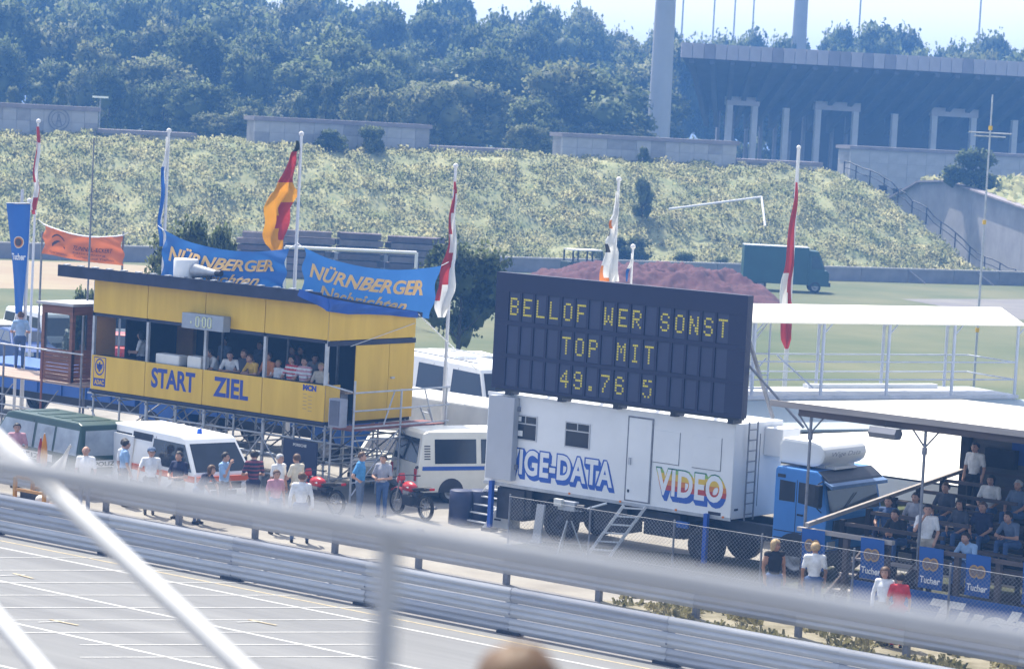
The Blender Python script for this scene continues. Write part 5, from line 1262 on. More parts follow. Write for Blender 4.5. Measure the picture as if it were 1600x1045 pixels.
for a,c,z0,z1 in ((-9.6,-8.7,1.0,2.1),(-9.6,-8.7,.1,1.0),(-8.3,-6.9,1.1,.1)): mk('diagonal', MB().tube((a,1.2,Zf+z0),(c,1.2,Zf+z1),.028,n=6), tube_m, ter)
for x in (-9.7,-8.6): mk('stair_post', MB().tube((x,1.2,Zf),(x,1.2,Zf+(1.2 if x<-9 else 2.1)),.03,n=6), tube_m, ter)
for z in (.1,.5,1.15): mk('stair_rail', MB().tube((-9.7,1.2,Zf+z),(-8.6,1.2,Zf+z),.022,n=6), tube_m, ter)
for x in (-12,-10.8,-3): 
    for y, s_ in ((.3,-1),(2.2,1)): wheel(ter,x,y,.48,.3,s_)
aw = MB(); aw.prism([(.02,Zf-.14),(-2.3,2.12),(-2.3,2.06),(-.0,Zf-.2)],-LT,1.2,'x'); mk('awning', aw, canv2, ter)
mq = thing('marquee','big flat white marquee roof spreading behind the blue cab and the bleacher','marquee',(-33,69,0))
Om = tuple(mq.location)
q = [(-44.0,61.9),(-20,61.9),(-20,84),(-41.2,79.5)]
zz = [2.25,2.25,2.05,2.05]
b = MB(); b.add([(x,y,z) for (x,y),z in zip(q,zz)]+[(x,y,z-.05) for (x,y),z in zip(q,zz)],[(0,1,2,3),(4,7,6,5),(0,4,5,1),(1,5,6,2),(2,6,7,3),(3,7,4,0)]); mk('roof_canvas', b, canv, mq, Om)
b = MB(); b.box(-43.9,-20,61.9,61.93,1.7,2.24); mk('valance', b, canv, mq, Om)
for x in (-43,-40,-36,-32,-28,-24,-21): mk('leg', MB().tube((x,62.1,0),(x,62.1,2.25),.04,n=6), tube_m, mq, Om)
for x in (-38,-30,-22): mk('leg', MB().tube((x,76,0),(x,76,2.3),.04,n=6), tube_m, mq, Om)

# ------------------------------------------------------------------ timber bleacher
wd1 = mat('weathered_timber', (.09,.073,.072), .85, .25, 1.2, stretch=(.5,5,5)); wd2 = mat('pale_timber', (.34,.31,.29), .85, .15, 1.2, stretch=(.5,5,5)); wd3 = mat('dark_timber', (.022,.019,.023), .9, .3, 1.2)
bl_ = thing('bleacher','roofed timber bleacher with stepped benches and blue advertising cloths','bleacher',(-29,57.5,0)); Ob = tuple(bl_.location)
def bp(n_, b, m, **k): return mk(n_, b, m, bl_, Ob, **k)
BXL, BXR, BYF, BYB = -33.5, -23.5, 54.0, 61.1
bp('front_rail', MB().box(-33.76,-31.3,BYF-.06,BYF+.08,1.84,1.93), wd2); bp('front_rail', MB().box(-30.65,BXR,BYF-.05,BYF+.05,1.80,1.89), wd1)
for x in (-33.6,-32.5,-31.45,-30.6,-29.7,-28.7,-27.6,-26.5): bp('front_post', MB().box(x-.06,x+.06,BYF-.02,BYF+.10,0,1.82), wd1)
bp('front_brace', MB().bar((-32.6,BYF-.04,.55),(-31.4,BYF-.04,1.75),.05,.09), wd3); bp('front_brace', MB().bar((-31.4,BYF+.12,.35),(-30.4,BYF+.12,1.75),.05,.10), wd3)
nr = 6
for k in range(nr):
    y = 54.75+k*1.12; zt = .95+.17*k
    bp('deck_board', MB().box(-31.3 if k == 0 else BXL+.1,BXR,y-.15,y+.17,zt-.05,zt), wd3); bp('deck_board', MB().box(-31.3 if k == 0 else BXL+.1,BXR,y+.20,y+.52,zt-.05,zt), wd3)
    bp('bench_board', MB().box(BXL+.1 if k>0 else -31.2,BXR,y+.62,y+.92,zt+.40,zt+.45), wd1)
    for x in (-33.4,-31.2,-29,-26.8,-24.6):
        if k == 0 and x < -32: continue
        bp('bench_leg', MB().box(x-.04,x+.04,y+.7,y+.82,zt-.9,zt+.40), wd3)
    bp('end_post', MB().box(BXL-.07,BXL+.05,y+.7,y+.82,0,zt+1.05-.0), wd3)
    bp('back_rail', MB().box(BXL,BXL+2.6,y+.72,y+.80,zt+.92,zt+1.0), wd1)
bp('handrail', MB().bar((BXL-.02,53.97,2.0),(BXL-.02,61.1,2.78),.09,.09), wd2)
for i,(y,z) in enumerate(((54.6,.55),(55.1,.85),(55.6,1.15))):
    bp('step_board', MB().box(-33.3,-31.6,y,y+.28,z-.05,z), wd2); 
for x in (-33.2,-31.7): bp('step_stringer', MB().bar((x,54.4,.35),(x,55.9,1.2),.05,.2), wd1)
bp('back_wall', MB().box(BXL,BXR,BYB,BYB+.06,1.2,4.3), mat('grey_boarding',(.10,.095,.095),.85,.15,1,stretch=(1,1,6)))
bp('back_wall_cloth', MB().box(-32.3,BXR,BYB-.03,BYB-.005,3.05,4.1), mat('blue_wall_cloth',(.02,.06,.26),.7), label='blue cloth on the back wall'); bp('wall_box', MB().box(-32.9,-32.1,BYB-.25,BYB-.04,2.95,3.4), wd3); bp('corner_post', MB().box(BXL-.12,BXL+.12,BYB-.16,BYB+.0,0,4.35), wd3)
bp('roof_sheet', MB().add([(-34.85,54.35,4.62),(BXR,54.35,4.62),(BXR,61.5,4.42),(-34.0,61.5,4.42),(-34.85,54.35,4.59),(BXR,54.35,4.59),(BXR,61.5,4.39),(-34.0,61.5,4.39)],[(0,1,2,3),(4,7,6,5),(0,4,5,1),(1,5,6,2),(2,6,7,3),(3,7,4,0)]), canv)
bp('roof_beam', MB().box(-34.2,BXR,54.42,54.56,4.36,4.585), wd1); bp('roof_fascia', MB().box(-34.9,BXR,54.30,54.345,4.52,4.66), wd2)
for k in range(6): bp('rafter', MB().bar((-33.8+k*2,54.6,4.5),(-33.8+k*2,61.3,4.32),.07,.13), wd3)
for x in (-33.9,-30.95,-28.0):
    bp('roof_post', MB().tube((x,54.5,1.0 if x>-33 else .0),(x,54.5,4.4),.035,n=8), steel_d); bp('clamp', MB().tube((x,54.5,3.85),(x,54.5,4.0),.06,n=8), steel_d)
    for s_ in (-1,1): bp('post_brace', MB().tube((x,54.5,4.0),(x+s_*.35,54.5,4.40),.02,n=6), steel_d)
# hanging lamp
p = PY(1383,676,54.2); t = thing('hanging_speaker','grey six sided speaker case hanging under the bleacher roof','loudspeaker',(p[0],p[1],p[2]))
mk('case', MB().prism([(-.18,.0),(-.10,.12),(.10,.12),(.18,.0),(.10,-.12),(-.10,-.12)],-.34,.34,'x'), mat('grey_case',(.20,.21,.24),.45,.05,metal=.2), t); mk('top_plate', MB().box(-.36,.36,-.09,.09,.112,.122), steel, t); mk('hanger', MB().tube((0,0,.12),(0,0,4.5-p[2]),.008,n=4), dark, t)
# advertising cloths
adb = mat('advert_blue_cloth', (.016,.085,.31), .65, .05, 1); adr = [mat('advert_ring_gold',(.38,.24,.10),.6),mat('advert_blue_cloth',(.02,.11,.42)),mat('advert_ring_fill',(.17,.13,.12),.6)]
def ad(label, x, z1=1.93, w=.60, h=.90, y=BYF-.10):
    t = thing('advert_cloth', label, 'banner', (x,y,z1-h), 0, 'blue beer cloths along the bleacher front')
    f = lambda u,v,off=0: (-w/2+w*u, -off+.02*math.sin(u*6+v*5), h*v)
    mk('cloth', MB().grid(lambda u,v: f(u,v), 6, 8), adb, t)
    b = MB()
    for c_ in (.36,.62):
        for k, (r_, mi) in enumerate(((1,0),(.72,2))): b.add([f(c_,.60,.025+.004*k+.002*c_)]+[f(c_+.19*r_*math.cos(i*.3927),.60+.16*r_*math.sin(i*.3927),.025+.004*k+.002*c_) for i in range(16)],[(0,i+1,(i+1)%16+1) for i in range(16)],mi)
    mk('ring_emblem', b, adr, t); b = MB(); put_text(b,'Tucher',lambda u,v:f(.08+.86*u,.13+.17*v,.03),shear=.1,bold=.03); mk('lettering', b, white, t)
ad('blue beer cloth at the bleacher corner nearest the cab wheel',-33.28); ad('blue beer cloth crossed by a timber brace',-31.75); ad('blue beer cloth directly below the standing man in white',-30.27); ad('blue beer cloth between two timber posts farther along the rail',-29.12); ad('blue beer cloth at the far visible end of the bleacher rail',-27.75)
t = thing('long_advert_board','long blue advertising board with huge white slanted lettering below the bleacher','banner',(-28,BYF-.25,0)); mk('board', MB().box(-4.15,4.5,-.02,.02,.10,.99), adb, t)
b = MB(); put_text(b,'Tucher',lambda u,v:(-2.15+3.6*u,-.028,.22+.66*v),shear=.35,bold=.05); mk('lettering', b, white, t)
for x in (-4,-1.5,1,3.5): mk('post', MB().box(x-.03,x+.03,.025,.08,0,1.0), wd3, t)

# ------------------------------------------------------------------ chain link fence
wire = mat('galvanised_wire', (.26,.27,.29), .5, metal=.1)
fe = thing('chain_link_fence','grey chain link fence on thin posts in front of the lorry wheels','fence',(-34,53.3,0)); Of = tuple(fe.location)
b = MB(); fx0, fx1, fh, fy = -41.5, -24.5, 1.70, 53.35; s_ = .10
k = fx0-fh
while k < fx1:
    for sg in (1,-1):
        xa, xb, za, zb_ = k, k+fh, (0.05 if sg > 0 else fh), (fh if sg > 0 else .05)
        if xa < fx0: za = za+(zb_-za)*(fx0-xa)/fh; xa = fx0
        if xb > fx1: zb_ = za+(zb_-za)*(fx1-xa)/(xb-xa); xb = fx1
        b.tube((xa,fy+.002*sg,za),(xb,fy+.002*sg,zb_),.0032,n=3,cap=False)
    k += s_
m_ = mk('wire_mesh', b, wire, fe, Of); m_['kind'] = 'stuff'
for z in (.08,.65,fh): mk('tension_wire', MB().tube((fx0,fy-.01,z),(fx1,fy-.01,z),.006,n=4), wire, fe, Of)
for x in np.arange(fx0,fx1+.1,2.4): mk('post', MB().tube((x,fy+.03,0),(x,fy+.03,fh+.05),.025,n=7), steel_d, fe, Of)

# ------------------------------------------------------------------ crash barriers
def wbeam(x0, x1, y, z0, h=.31, d=.05):
    pr = [(0,0),(-d*.35,.03),(-d,.075),(-d,.115),(-d*.2,.145),(-d*.2,.165),(-d,.195),(-d,.235),(-d*.35,.28),(0,.31)]
    b = MB(); k = len(pr); s = h/.31
    v = [(x,y+p_,z0+q_*s) for x in (x0,x1) for p_,q_ in pr]+[(x,y+p_+.006,z0+q_*s) for x in (x0,x1) for p_,q_ in pr]
    b.add(v,[(i,i+1,k+i+1,k+i) for i in range(k-1)]+[(2*k+i,3*k+i,3*k+i+1,2*k+i+1) for i in range(k-1)],0,True); return b
galv = mat('barrier_zinc', (.42,.43,.45), .5, .18, .8, metal=.15, bump=.15, bscale=14, stretch=(.4,1,6))
galv2 = mat('barrier_zinc_dull', (.34,.35,.38), .55, .22, .7, metal=.15, bump=.15, bscale=14, stretch=(.4,1,6))
def barrier(label, y, zs, x0, seg, n, yp, ztop, pw=.10):
    t = thing('crash_barrier', label, 'crash barrier', (x0+seg*n/2,y,0)); o = tuple(t.location)
    for z in zs:
        ms = [wbeam(0,seg-.006,0,0).mesh('beam') for _ in (0,1)]; ms[0].materials.append(galv); ms[1].materials.append(galv2)
        for i in range(n):
            k = mk('beam', ms[0 if random.random() > .4 else 1], galv, t); k.location = (x0+i*seg-o[0], random.uniform(-.008,.008), z)
    for i in range(1,n):
        if pw == .10:
            x = x0+i*seg; mk('splice_plate', MB().box(x-.16,x+.16,y+.008,y+.016,.06,.98).box(x-.02,x+.02,y-.06,y-.052,.10,.14).box(x-.02,x+.02,y-.06,y-.052,.42,.46), steel_d, t, o); mk('foot_block', MB().box(x-.3,x+.3,y-.08,y+.1,.012,.07), dark, t, o)
    for i in range(n+1):
        x = x0+i*seg
        mk('post', MB().box(x-pw/2,x+pw/2,yp,yp+.12,0,ztop-.03), steel_d, t, o)
    return t
barrier('triple beam steel crash barrier along the edge of the race track', 46.40, (.04,.36,.68), -79.9, 4.0, 16, 46.42, 1.0)
barrier('steel crash barrier on short posts across the service lane', 51.20, (.26,.58), -79.6, 2.65, 22, 51.22, .98, .13)
# verge weeds at the second barrier
P = np.stack([-37.2+13*RS.rand(9000), 49.5+3.6*RS.rand(9000), 0*RS.rand(9000)],1)
P = P[(P[:,1] > 50.7-.5*np.clip((P[:,0]+37.0)*.35,0,2.4)) & np.array([noise.noise((p[0]*.9,p[1]*.9,3))+.25*noise.noise((p[0]*3,p[1]*3,1)) > .02+.18*max(0,-36-p[0]) for p in P])]
h = .05+.15*RS.rand(len(P))**2; an = RS.rand(len(P))*6.283; wv = np.stack([np.cos(an),np.sin(an),0*an],1)*.05; ln = RS.normal(size=P.shape)*.07; ln[:,2] = h
V = np.stack([P-wv,P+wv,P+ln+wv*.5,P+ln-wv*.5],1).reshape(-1,3)
leaf_v = leafmat('verge_grass', (.10,.11,.045), (.33,.29,.16), .4, scale=1.2)
w = link(bpy.data.objects.new('grass', np_mesh('grass', V, np.arange(len(P)*4).reshape(-1,4)))); w.data.materials.append(leaf_v); w['kind'] = 'stuff'; w['label'] = 'dry grass and weeds growing along the barrier posts'
sheet('grass_verge', [(-37.2,51.3),(-36.4,50.5),(-34,50.0),(-24,49.7),(-24,53.2),(-36,52.4)], .022, mat('verge_soil',(.15,.135,.085),.95,.25,1.2,col2=(.29,.265,.20)))

# ------------------------------------------------------------------ far side of the field
# earth heap
def heap(label, pxl, pxr, top, yb, D0, m, seed, d=6):
    p, q = PD(pxl,yb,D0), PD(pxr,yb,D0); c = (p+q)/2; Lx = float(np.linalg.norm(q-p))/2; H = PD((pxl+pxr)/2,top,D0)[2]
    ax = (q-p)/np.linalg.norm(q-p); ay = np.array([-ax[1],ax[0],0])
    def f(u, v):
        s, t_ = u*2-1, v*2-1; r = max(0,1-abs(s)**3.0)*max(0,1-t_*t_)
        n_ = noise.noise((s*4+seed,t_*3,1))*.30+noise.noise((s*11+seed,t_*8,4))*.20+noise.noise((s*30,t_*18,9))*.12
        w = c+ax*(s*Lx)+ay*(t_*d); return (w[0],w[1],max(-.05,H*r**.75*(1+n_)+n_*.3*(r>0.02)-.05))
    b = MB(); b.grid(f,150,50); return solo('earth_heap', b, m, label, 'earth heap', None, (c[0],c[1],0))
redd = mat('red_cinder_earth', (.065,.023,.027), .95, .25, 1.4, bump=.9, bscale=4, col2=(.115,.043,.047))
heap('long heap of red cinder earth beyond the scoreboard', 800,1218,415,455,178,redd,3)
# boundary wall of panels along the foot of the bank
bwm = mat('boundary_concrete', (.24,.23,.25), .9, .15, .8); bwc = mat('boundary_cap', (.45,.43,.42), .85, .1)
t = thing('boundary_wall','low grey panelled wall with a pale cap along the foot of the bank','wall',BK(20,0),math.atan2(EV[1],EV[0]))
pm = MB().box(.03,3.97,0,.18,0,.95).mesh('wall_panel'); pm.materials.append(bwm); cm_ = MB().box(.0,4.0,-.04,.24,.95,1.05).mesh('wall_cap'); cm_.materials.append(bwc)
for i in range(-29,22):
    k = mk('wall_panel', pm, bwm, t); k.location = (i*4,random.uniform(-.02,.02),0); k = mk('wall_cap', cm_, bwc, t); k.location = (i*4,0,0)
for i in range(12): mk('strut', MB().bar((12+i*6,-.05,.9),(12.9+i*6,-1.0,0),.1,.1), bwm, t)
# stacked boards in front of the bank
brd = mat('stacked_boards', (.10,.075,.08), .9, .3, .8); brd2 = mat('stacked_boards_pale', (.17,.14,.14), .9, .3, .8)
groups_b = ((372,430,358,'first'),(438,520,356,''),(526,600,360,''),(604,690,366,''))
for i,(xa,xb,yt,_) in enumerate(groups_b):
    p, q = PD(xa,408,176), PD(xb,408,176); H = PD((xa+xb)/2,yt+4,176)[2]; Lb = float(np.linalg.norm((q-p)[:2]))
    t = thing('board_pile', ('dark pile of stacked boards nearest the green bush','dark pile of stacked boards behind the goal crossbar','dark pile of stacked boards under the far half of the crossbar','dark ragged pile of stacked boards ending by the goal post')[i],'board pile',(p[0],p[1],0),math.atan2((q-p)[1],(q-p)[0]),'piles of stacked boards')
    nl = 7
    for k in range(nl):
        for j in range(3):
            if k == nl-1 and random.random() < .4: continue
            a = random.uniform(-.2,.25); l = Lb*random.uniform(.85,1.0); mk('board', MB().box(a,a+l,j*.55,j*.55+.5,k*H/nl+.02,(k+1)*H/nl-.05), brd if random.random() > .3 else brd2, t)
# goal
p, q = PD(446,386,140), PD(651,395,140); t = thing('football_goal','white football goal standing before the stacked boards','goal',(p[0],p[1],0)); o = tuple(t.location)
mk('crossbar', MB().tube(tuple(p),tuple(q),.08,n=8), polem, t, o)
for c in (p,q): mk('goal_post', MB().tube((c[0],c[1],0),tuple(c),.08,n=8), polem, t, o)
bk = DV*1.6
for c in (p,q): mk('stay', MB().tube(tuple(c),(c[0]+bk[0],c[1]+bk[1],0),.035,n=6), steel, t, o)
# bent pipe on the slope
a1,z1 = RB(1045,327,9); a2,z2 = RB(1190,308,9.5); a3,z3 = RB(1196,345,7); pts = [BK(a1,9,z1),BK(a2,9.5,z2),BK(a3,7,z3-.4)]
solo('bent_pole', MB().path([Vector(x) for x in pts],.085,7), polem, 'long bent white pole lying across the weedy slope', 'pole', None, pts[0])
# far green van and jeep
gvan = mat('far_green_paint', (.022,.075,.075), .45, .1, .8)
p, q = PD(1158,447,190), PD(1292,449,190); Lv = float(np.linalg.norm((q-p)[:2])); t = thing('delivery_van','dark green box van parked at the foot of the bank','van',((p+q)[0]/2,(p+q)[1]/2,0),math.atan2((q-p)[1],(q-p)[0])); h = Lv/2; H = 2.95
b, hw = body_mesh([(-h,.5),(h-1.4,.5),(h-1.4,1.6),(-h,1.6)],[(-h,1.6),(h-1.4,1.6),(h-1.4,H),(-h,H)],2.1,.02,1.6,H); mk('cargo_box', b, gvan, t, bevel=.05)
b, hw = body_mesh([(h-1.4,.45),(h,.45),(h,1.35),(h-.15,1.5),(h-1.4,1.5)],[(h-1.4,1.5),(h-.3,1.5),(h-.75,2.75),(h-1.4,2.8)],2.0,.06,1.5,2.8); mk('cab', b, gvan, t, bevel=.05)
for sg in (-1,1):
    mk('cab_window', side_quads(hw,[(h-1.2,1.6),(h-.45,1.6),(h-.75,2.45),(h-1.2,2.45)],sg), glassc, t)
    for x in (-h+1.2,h-.9): wheel(t,x,sg*.9,.38,.22,sg)
mk('windscreen', front_quad((h-.3,1.6),(h-.62,2.5),.85,.8), glassd, t); mk('bumper', MB().box(h-.05,h+.12,-.98,.98,.45,.7), dark, t); mk('roof_edge', MB().box(-h,h-1.4,-1.04,1.04,H,H+.04), mat('pale_roof',(.4,.43,.45),.6), t)
p = PD(918,412,192); t = thing('jeep','small dark open jeep with a pale roof behind the red heap','jeep',(p[0],p[1],0),math.atan2(EV[1],EV[0])); 
mk('body', MB().box(-1.7,1.7,-.75,.75,.5,1.15), mat('jeep_paint',(.04,.06,.06),.6), t, bevel=.05); mk('roof', MB().box(-1.5,.7,-.75,.75,1.9,1.98), white_dirty, t); mk('windscreen', front_quad((.95,1.15),(.72,1.88),.7,.7), glassc, t)
for x in (-1.45,-.4,.7):
    for sg in (-1,1): mk('roof_post', MB().box(x-.05,x+.05,sg*.7-.04,sg*.7+.04,1.15,1.9), dark, t)
for x in (-1.05,1.1):
    for sg in (-1,1): wheel(t,x,sg*.7,.36,.2,sg)

# ------------------------------------------------------------------ rails of the tribune close to the camera
bright = mat('near_rail_steel', (.40,.41,.43), .35, .06, 3, metal=.1)
a, c = PD(-40,720,4.3), PD(1640,1004,4.3); t = thing('tribune_railing','blurred grey tube railing right in front of the spectators','railing',(a[0],a[1],a[2]-1.1)); o = tuple(t.location)
mk('top_rail', MB().tube(tuple(a-(c-a)*.8),tuple(c+(c-a)*.8),.0215,n=20), bright, t, o)
for x in (607,-1073,2287):
    f = (x+40)/1680; m = a+(c-a)*f; mk('post', MB().tube((m[0],m[1],m[2]-1.1),(m[0],m[1],m[2]-.022),.0195,n=16), bright, t, o)
wsr = mat('white_stair_rail',(.43,.43,.42),.3,.03,3,spec=.6)
r0_, r1_ = PD(0,688,13.6), PD(382,1046,11.2); st0, st1 = r0_+(r0_-r1_)*.25, r1_+(r1_-r0_)*.35
t = thing('stair_railing','bright steel stair railing slanting down behind the blurred rail','railing',(st1[0],st1[1],st1[2]-.7)); o = tuple(t.location)
mk('hand_rail', MB().tube(tuple(st0),tuple(st1),.043,n=24), wsr, t, o)
g0 = PD(0,968,12.6); g1 = PD(66,1046,12.0); g0, g1 = g0+(g0-g1)*2.5, g1+(g1-g0)*4; mk('lower_rail', MB().tube(tuple(g0),tuple(g1),.043,n=24), wsr, t, o)
for f in (.93,): 
    m = st0+(st1-st0)*f; mk('stair_post', MB().tube((m[0],m[1],m[2]-1.6),tuple(m),.03,n=12), bright, t, o)
# ------------------------------------------------------------------ people
SK = [mat('skin_fair',(.47,.27,.19),.55,.08,6), mat('skin_tan',(.36,.19,.12),.55,.08,6)]
HR = {'dark':mat('dark_hair',(.022,.018,.016),.6,.3,30),'brown':mat('brown_hair',(.10,.055,.03),.6,.3,30),'blond':mat('blond_hair',(.40,.28,.14),.6,.25,30),'grey':mat('grey_hair',(.42,.42,.42),.6,.2,30)}
def clo(n_, c): return mat('cloth_'+n_, c, .85, .12, 9, bump=.25, bscale=25)
CL = dict(white=clo('white',(.72,.72,.72)),sky=clo('sky_blue',(.30,.45,.66)),blue=clo('blue',(.07,.26,.52)),navy=clo('navy',(.025,.03,.07)),black=clo('black',(.018,.018,.022)),grey=clo('grey',(.34,.35,.40)),pink=clo('pink',(.55,.30,.34)),red=clo('red',(.55,.05,.06)),
    cream=clo('cream',(.66,.60,.47)),jeans=clo('jeans',(.06,.11,.24)),dgrey=clo('dark_grey',(.06,.065,.09)),yellow=clo('yellow',(.62,.38,.05)),orange=clo('orange',(.55,.2,.06)),beige=clo('beige',(.45,.40,.32)),slate=clo('slate',(.12,.16,.24)),stripe=clo('stripe',(.20,.06,.09)))
eyem = mat('eye_dark',(.02,.015,.015),.3); lipm = mat('lip',(.35,.12,.10),.5)
def V3(*a): return np.array(a, float)
POSE = {
 'stand': {}, 
 'hips': dict(eR=(.40,-.10,1.14),wR=(.22,.02,1.02),eL=(-.40,-.10,1.14),wL=(-.22,.02,1.02)),
 'armscross': dict(eR=(.27,.10,1.14),wR=(-.02,.26,1.17),eL=(-.27,.10,1.14),wL=(.04,.24,1.12)),
 'hold': dict(eR=(.28,.06,1.12),wR=(.10,.30,1.12),eL=(-.28,.06,1.12),wL=(-.08,.30,1.10)),
 'face': dict(eR=(.26,.14,1.16),wR=(.08,.20,1.47),eL=(-.26,.0,1.13),wL=(-.20,.10,.92)),
 'binoc': dict(eR=(.30,.18,1.25),wR=(.10,.22,1.60),eL=(-.30,.18,1.25),wL=(-.10,.22,1.60)),
 'walk': dict(kR=(.10,.16,.52),aR=(.10,.22,.09),kL=(-.10,.02,.50),aL=(-.10,-.24,.13),eR=(.25,-.14,1.15),wR=(.25,-.10,.90),eL=(-.25,.10,1.15),wL=(-.24,.24,.94)),
 'apart': dict(kR=(.14,0,.5),aR=(.19,0,.09),kL=(-.14,0,.5),aL=(-.19,0,.09),eR=(.27,.0,1.13),wR=(.28,.10,.90),eL=(-.27,.0,1.13),wL=(-.28,.10,.90)),
 'sit': dict(dz=-.46,kR=(.13,.44,.96),aR=(.13,.46,.54),kL=(-.13,.44,.96),aL=(-.13,.46,.54),eR=(.27,.10,1.15),wR=(.14,.32,1.02),eL=(-.27,.10,1.15),wL=(-.14,.32,1.02)),
 'sitlean': dict(dz=-.46,kR=(.13,.44,.96),aR=(.13,.46,.54),kL=(-.13,.44,.96),aL=(-.13,.46,.54),lean=.22,eR=(.30,.28,1.10),wR=(.10,.46,1.12),eL=(-.30,.28,1.10),wL=(-.10,.46,1.12)),
 'bend': dict(lean=.34,eR=(.25,.42,1.06),wR=(.16,.52,.86),eL=(-.25,.42,1.06),wL=(-.16,.52,.86)),
 'crouch': dict(dz=-.48,kR=(.15,.36,.98),aR=(.14,.04,.56),kL=(-.15,.36,.98),aL=(-.14,.04,.56),lean=.18,eR=(.30,.30,1.10),wR=(.12,.48,1.20),eL=(-.30,.30,1.10),wL=(-.12,.48,1.14)),
 'arm': dict(eR=(.30,.10,1.20),wR=(.34,.24,1.02),eL=(-.26,.0,1.13),wL=(-.24,.05,.88)),
}
def skeleton(pose, female):
    J = dict(pel=V3(0,0,.95),bel=V3(0,.01,1.12),che=V3(0,.0,1.33),nek=V3(0,-.01,1.49),hed=V3(0,.03,1.63),
      sR=V3(.185,-.01,1.43),sL=V3(-.185,-.01,1.43),eR=V3(.255,-.02,1.14),eL=V3(-.255,-.02,1.14),wR=V3(.25,.06,.89),wL=V3(-.25,.06,.89),
      hR=V3(.095,0,.92),hL=V3(-.095,0,.92),kR=V3(.10,.02,.50),kL=V3(-.10,.02,.50),aR=V3(.10,-.02,.09),aL=V3(-.10,-.02,.09))
    P = POSE[pose]
    for k, v in P.items():
        if k not in ('dz','lean'): J[k] = V3(*v)
    if female: J['sR'][0] = .165; J['sL'][0] = -.165
    ln = P.get('lean',0)
    if ln:
        for k in ('bel','che','nek','hed','sR','sL'): J[k][1] += ln*(J[k][2]-.95)*1.6; J[k][2] -= ln*(J[k][2]-.95)*.55
    dz = P.get('dz',0)
    if dz:
        for k in J: J[k][2] += dz
        # feet were given in raised numbers
    return J
_jobs = []
def capsule(b, p, q, r1, r2, mi, n=9):
    p, q = Vector(p), Vector(q); d = q-p; l = d.length or 1e-6; d /= l
    u = Vector((0,0,1)) if abs(d.z) < .9 else Vector((1,0,0)); a = d.cross(u).normalized(); c = d.cross(a)
    rings = []
    for t in (-1,-.7,-.0): rings.append((p+d*(r1*t), r1*math.sqrt(max(0.0004,1-t*t))))
    for t in (0,.7,1): rings.append((q+d*(r2*t), r2*math.sqrt(max(0.0004,1-t*t))))
    v = [c0+a*(r*math.cos(2*math.pi*i/n))+c*(r*math.sin(2*math.pi*i/n)) for c0,r in rings for i in range(n)]; k = len(rings)
    b.add(v,[(j*n+i,j*n+(i+1)%n,(j+1)*n+(i+1)%n,(j+1)*n+i) for j in range(k-1) for i in range(n)]+[tuple(range(n))[::-1],tuple(range((k-1)*n,k*n))],mi)
def person(label, loc, face, pose='stand', top='white', bot='dgrey', hair='dark', h=1.75, long_sleeve=False, sleeveless=False, female=False, skin=0, group=None, bald=False, longhair=False, cap=None, stripes=None, head_turn=0, gender_cat='person', look_down=0):
    """LOC: ground (or seat floor) under the pelvis; FACE: heading in degrees from +X"""
    J = skeleton(pose, female); s = h/1.75
    caps = []   # (p,q,r1,r2,material)  0 skin 1 top 2 bottom 3 shoe
    f = .93 if female else 1
    caps += [(J['pel'],J['bel'],.135*f,.125*f,2 if False else 1),(J['bel'],J['che'],.125*f,.145*f,1),(J['che'],(J['sR']+J['sL'])/2,.14*f,.10*f,1),(J['hR'],J['hL'],.115,.115,2),(J['sR'],J['sL'],.075*f,.075*f,1),
             (J['che']+V3(.07,.02,0),J['bel']+V3(.06,.02,0),.10*f,.095*f,1),(J['che']+V3(-.07,.02,0),J['bel']+V3(-.06,.02,0),.10*f,.095*f,1)]
    hd = J['hed']+V3(0,0,0); ct, st = math.cos(R_(head_turn)), math.sin(R_(head_turn)); fx = V3(-st,ct,0)
    caps += [(J['nek']-V3(0,0,.06),hd-V3(0,.02,.05),.055*f,.055*f,0),(hd-fx*.012+V3(0,0,.03),hd+fx*.02-V3(0,0,.025),.095,.088,0),(hd+fx*.035-V3(0,0,.06),hd+fx*.05-V3(0,0,.085),.055,.04,0),(hd+fx*.095+V3(0,0,.01),hd+fx*.112-V3(0,0,.018),.012,.017,0)]
    sx = V3(ct,st,0)
    for g in (-1,1): caps.append((hd+sx*(.092*g)+V3(0,0,.02),hd+sx*(.096*g)-V3(0,0,.015),.02,.015,0))
    for S_ in 'RL':
        a, e, w, sh = J['s'+S_], J['e'+S_], J['w'+S_], J['h'+S_]
        k, an = J['k'+S_], J['a'+S_]
        m = a+(e-a)*.72
        ut = 0 if sleeveless else 1
        caps += [(a,m,.062*f,.058*f,ut),(m,e,.047*f if not long_sleeve else .052*f,.042*f if not long_sleeve else .048*f,1 if long_sleeve else 0),(e,w,.044*f if not long_sleeve else .05*f,.031*f if not long_sleeve else .042*f,1 if long_sleeve else 0)]
        hdv = (w-e)/np.linalg.norm(w-e); caps.append((w,w+hdv*.075,.030,.036,0))
        caps += [(sh,k,.098,.068,2),(k,an+V3(0,0,.02),.066,.052,2),(an-V3(0,.05,.045),an+V3(0,.13,-.05),.045,.038,3)]
    b = MB()
    for p, q, r1, r2, mi in caps: capsule(b, p, q, r1, r2, mi)
    me = b.mesh('person_hull'); o = bpy.data.objects.new('person_hull', me); link(o)
    md = o.modifiers.new('r','REMESH'); md.mode = 'VOXEL'; md.voxel_size = .021; md.use_smooth_shade = True
    sm = o.modifiers.new('s','SMOOTH'); sm.iterations = 2; sm.factor = .5
    _jobs.append((o, caps, J, hd, fx, sx, dict(label=label,loc=loc,face=face,top=top,bot=bot,hair=hair,s=s,skin=skin,group=group,bald=bald,longhair=longhair,cap=cap,stripes=stripes,female=female)))
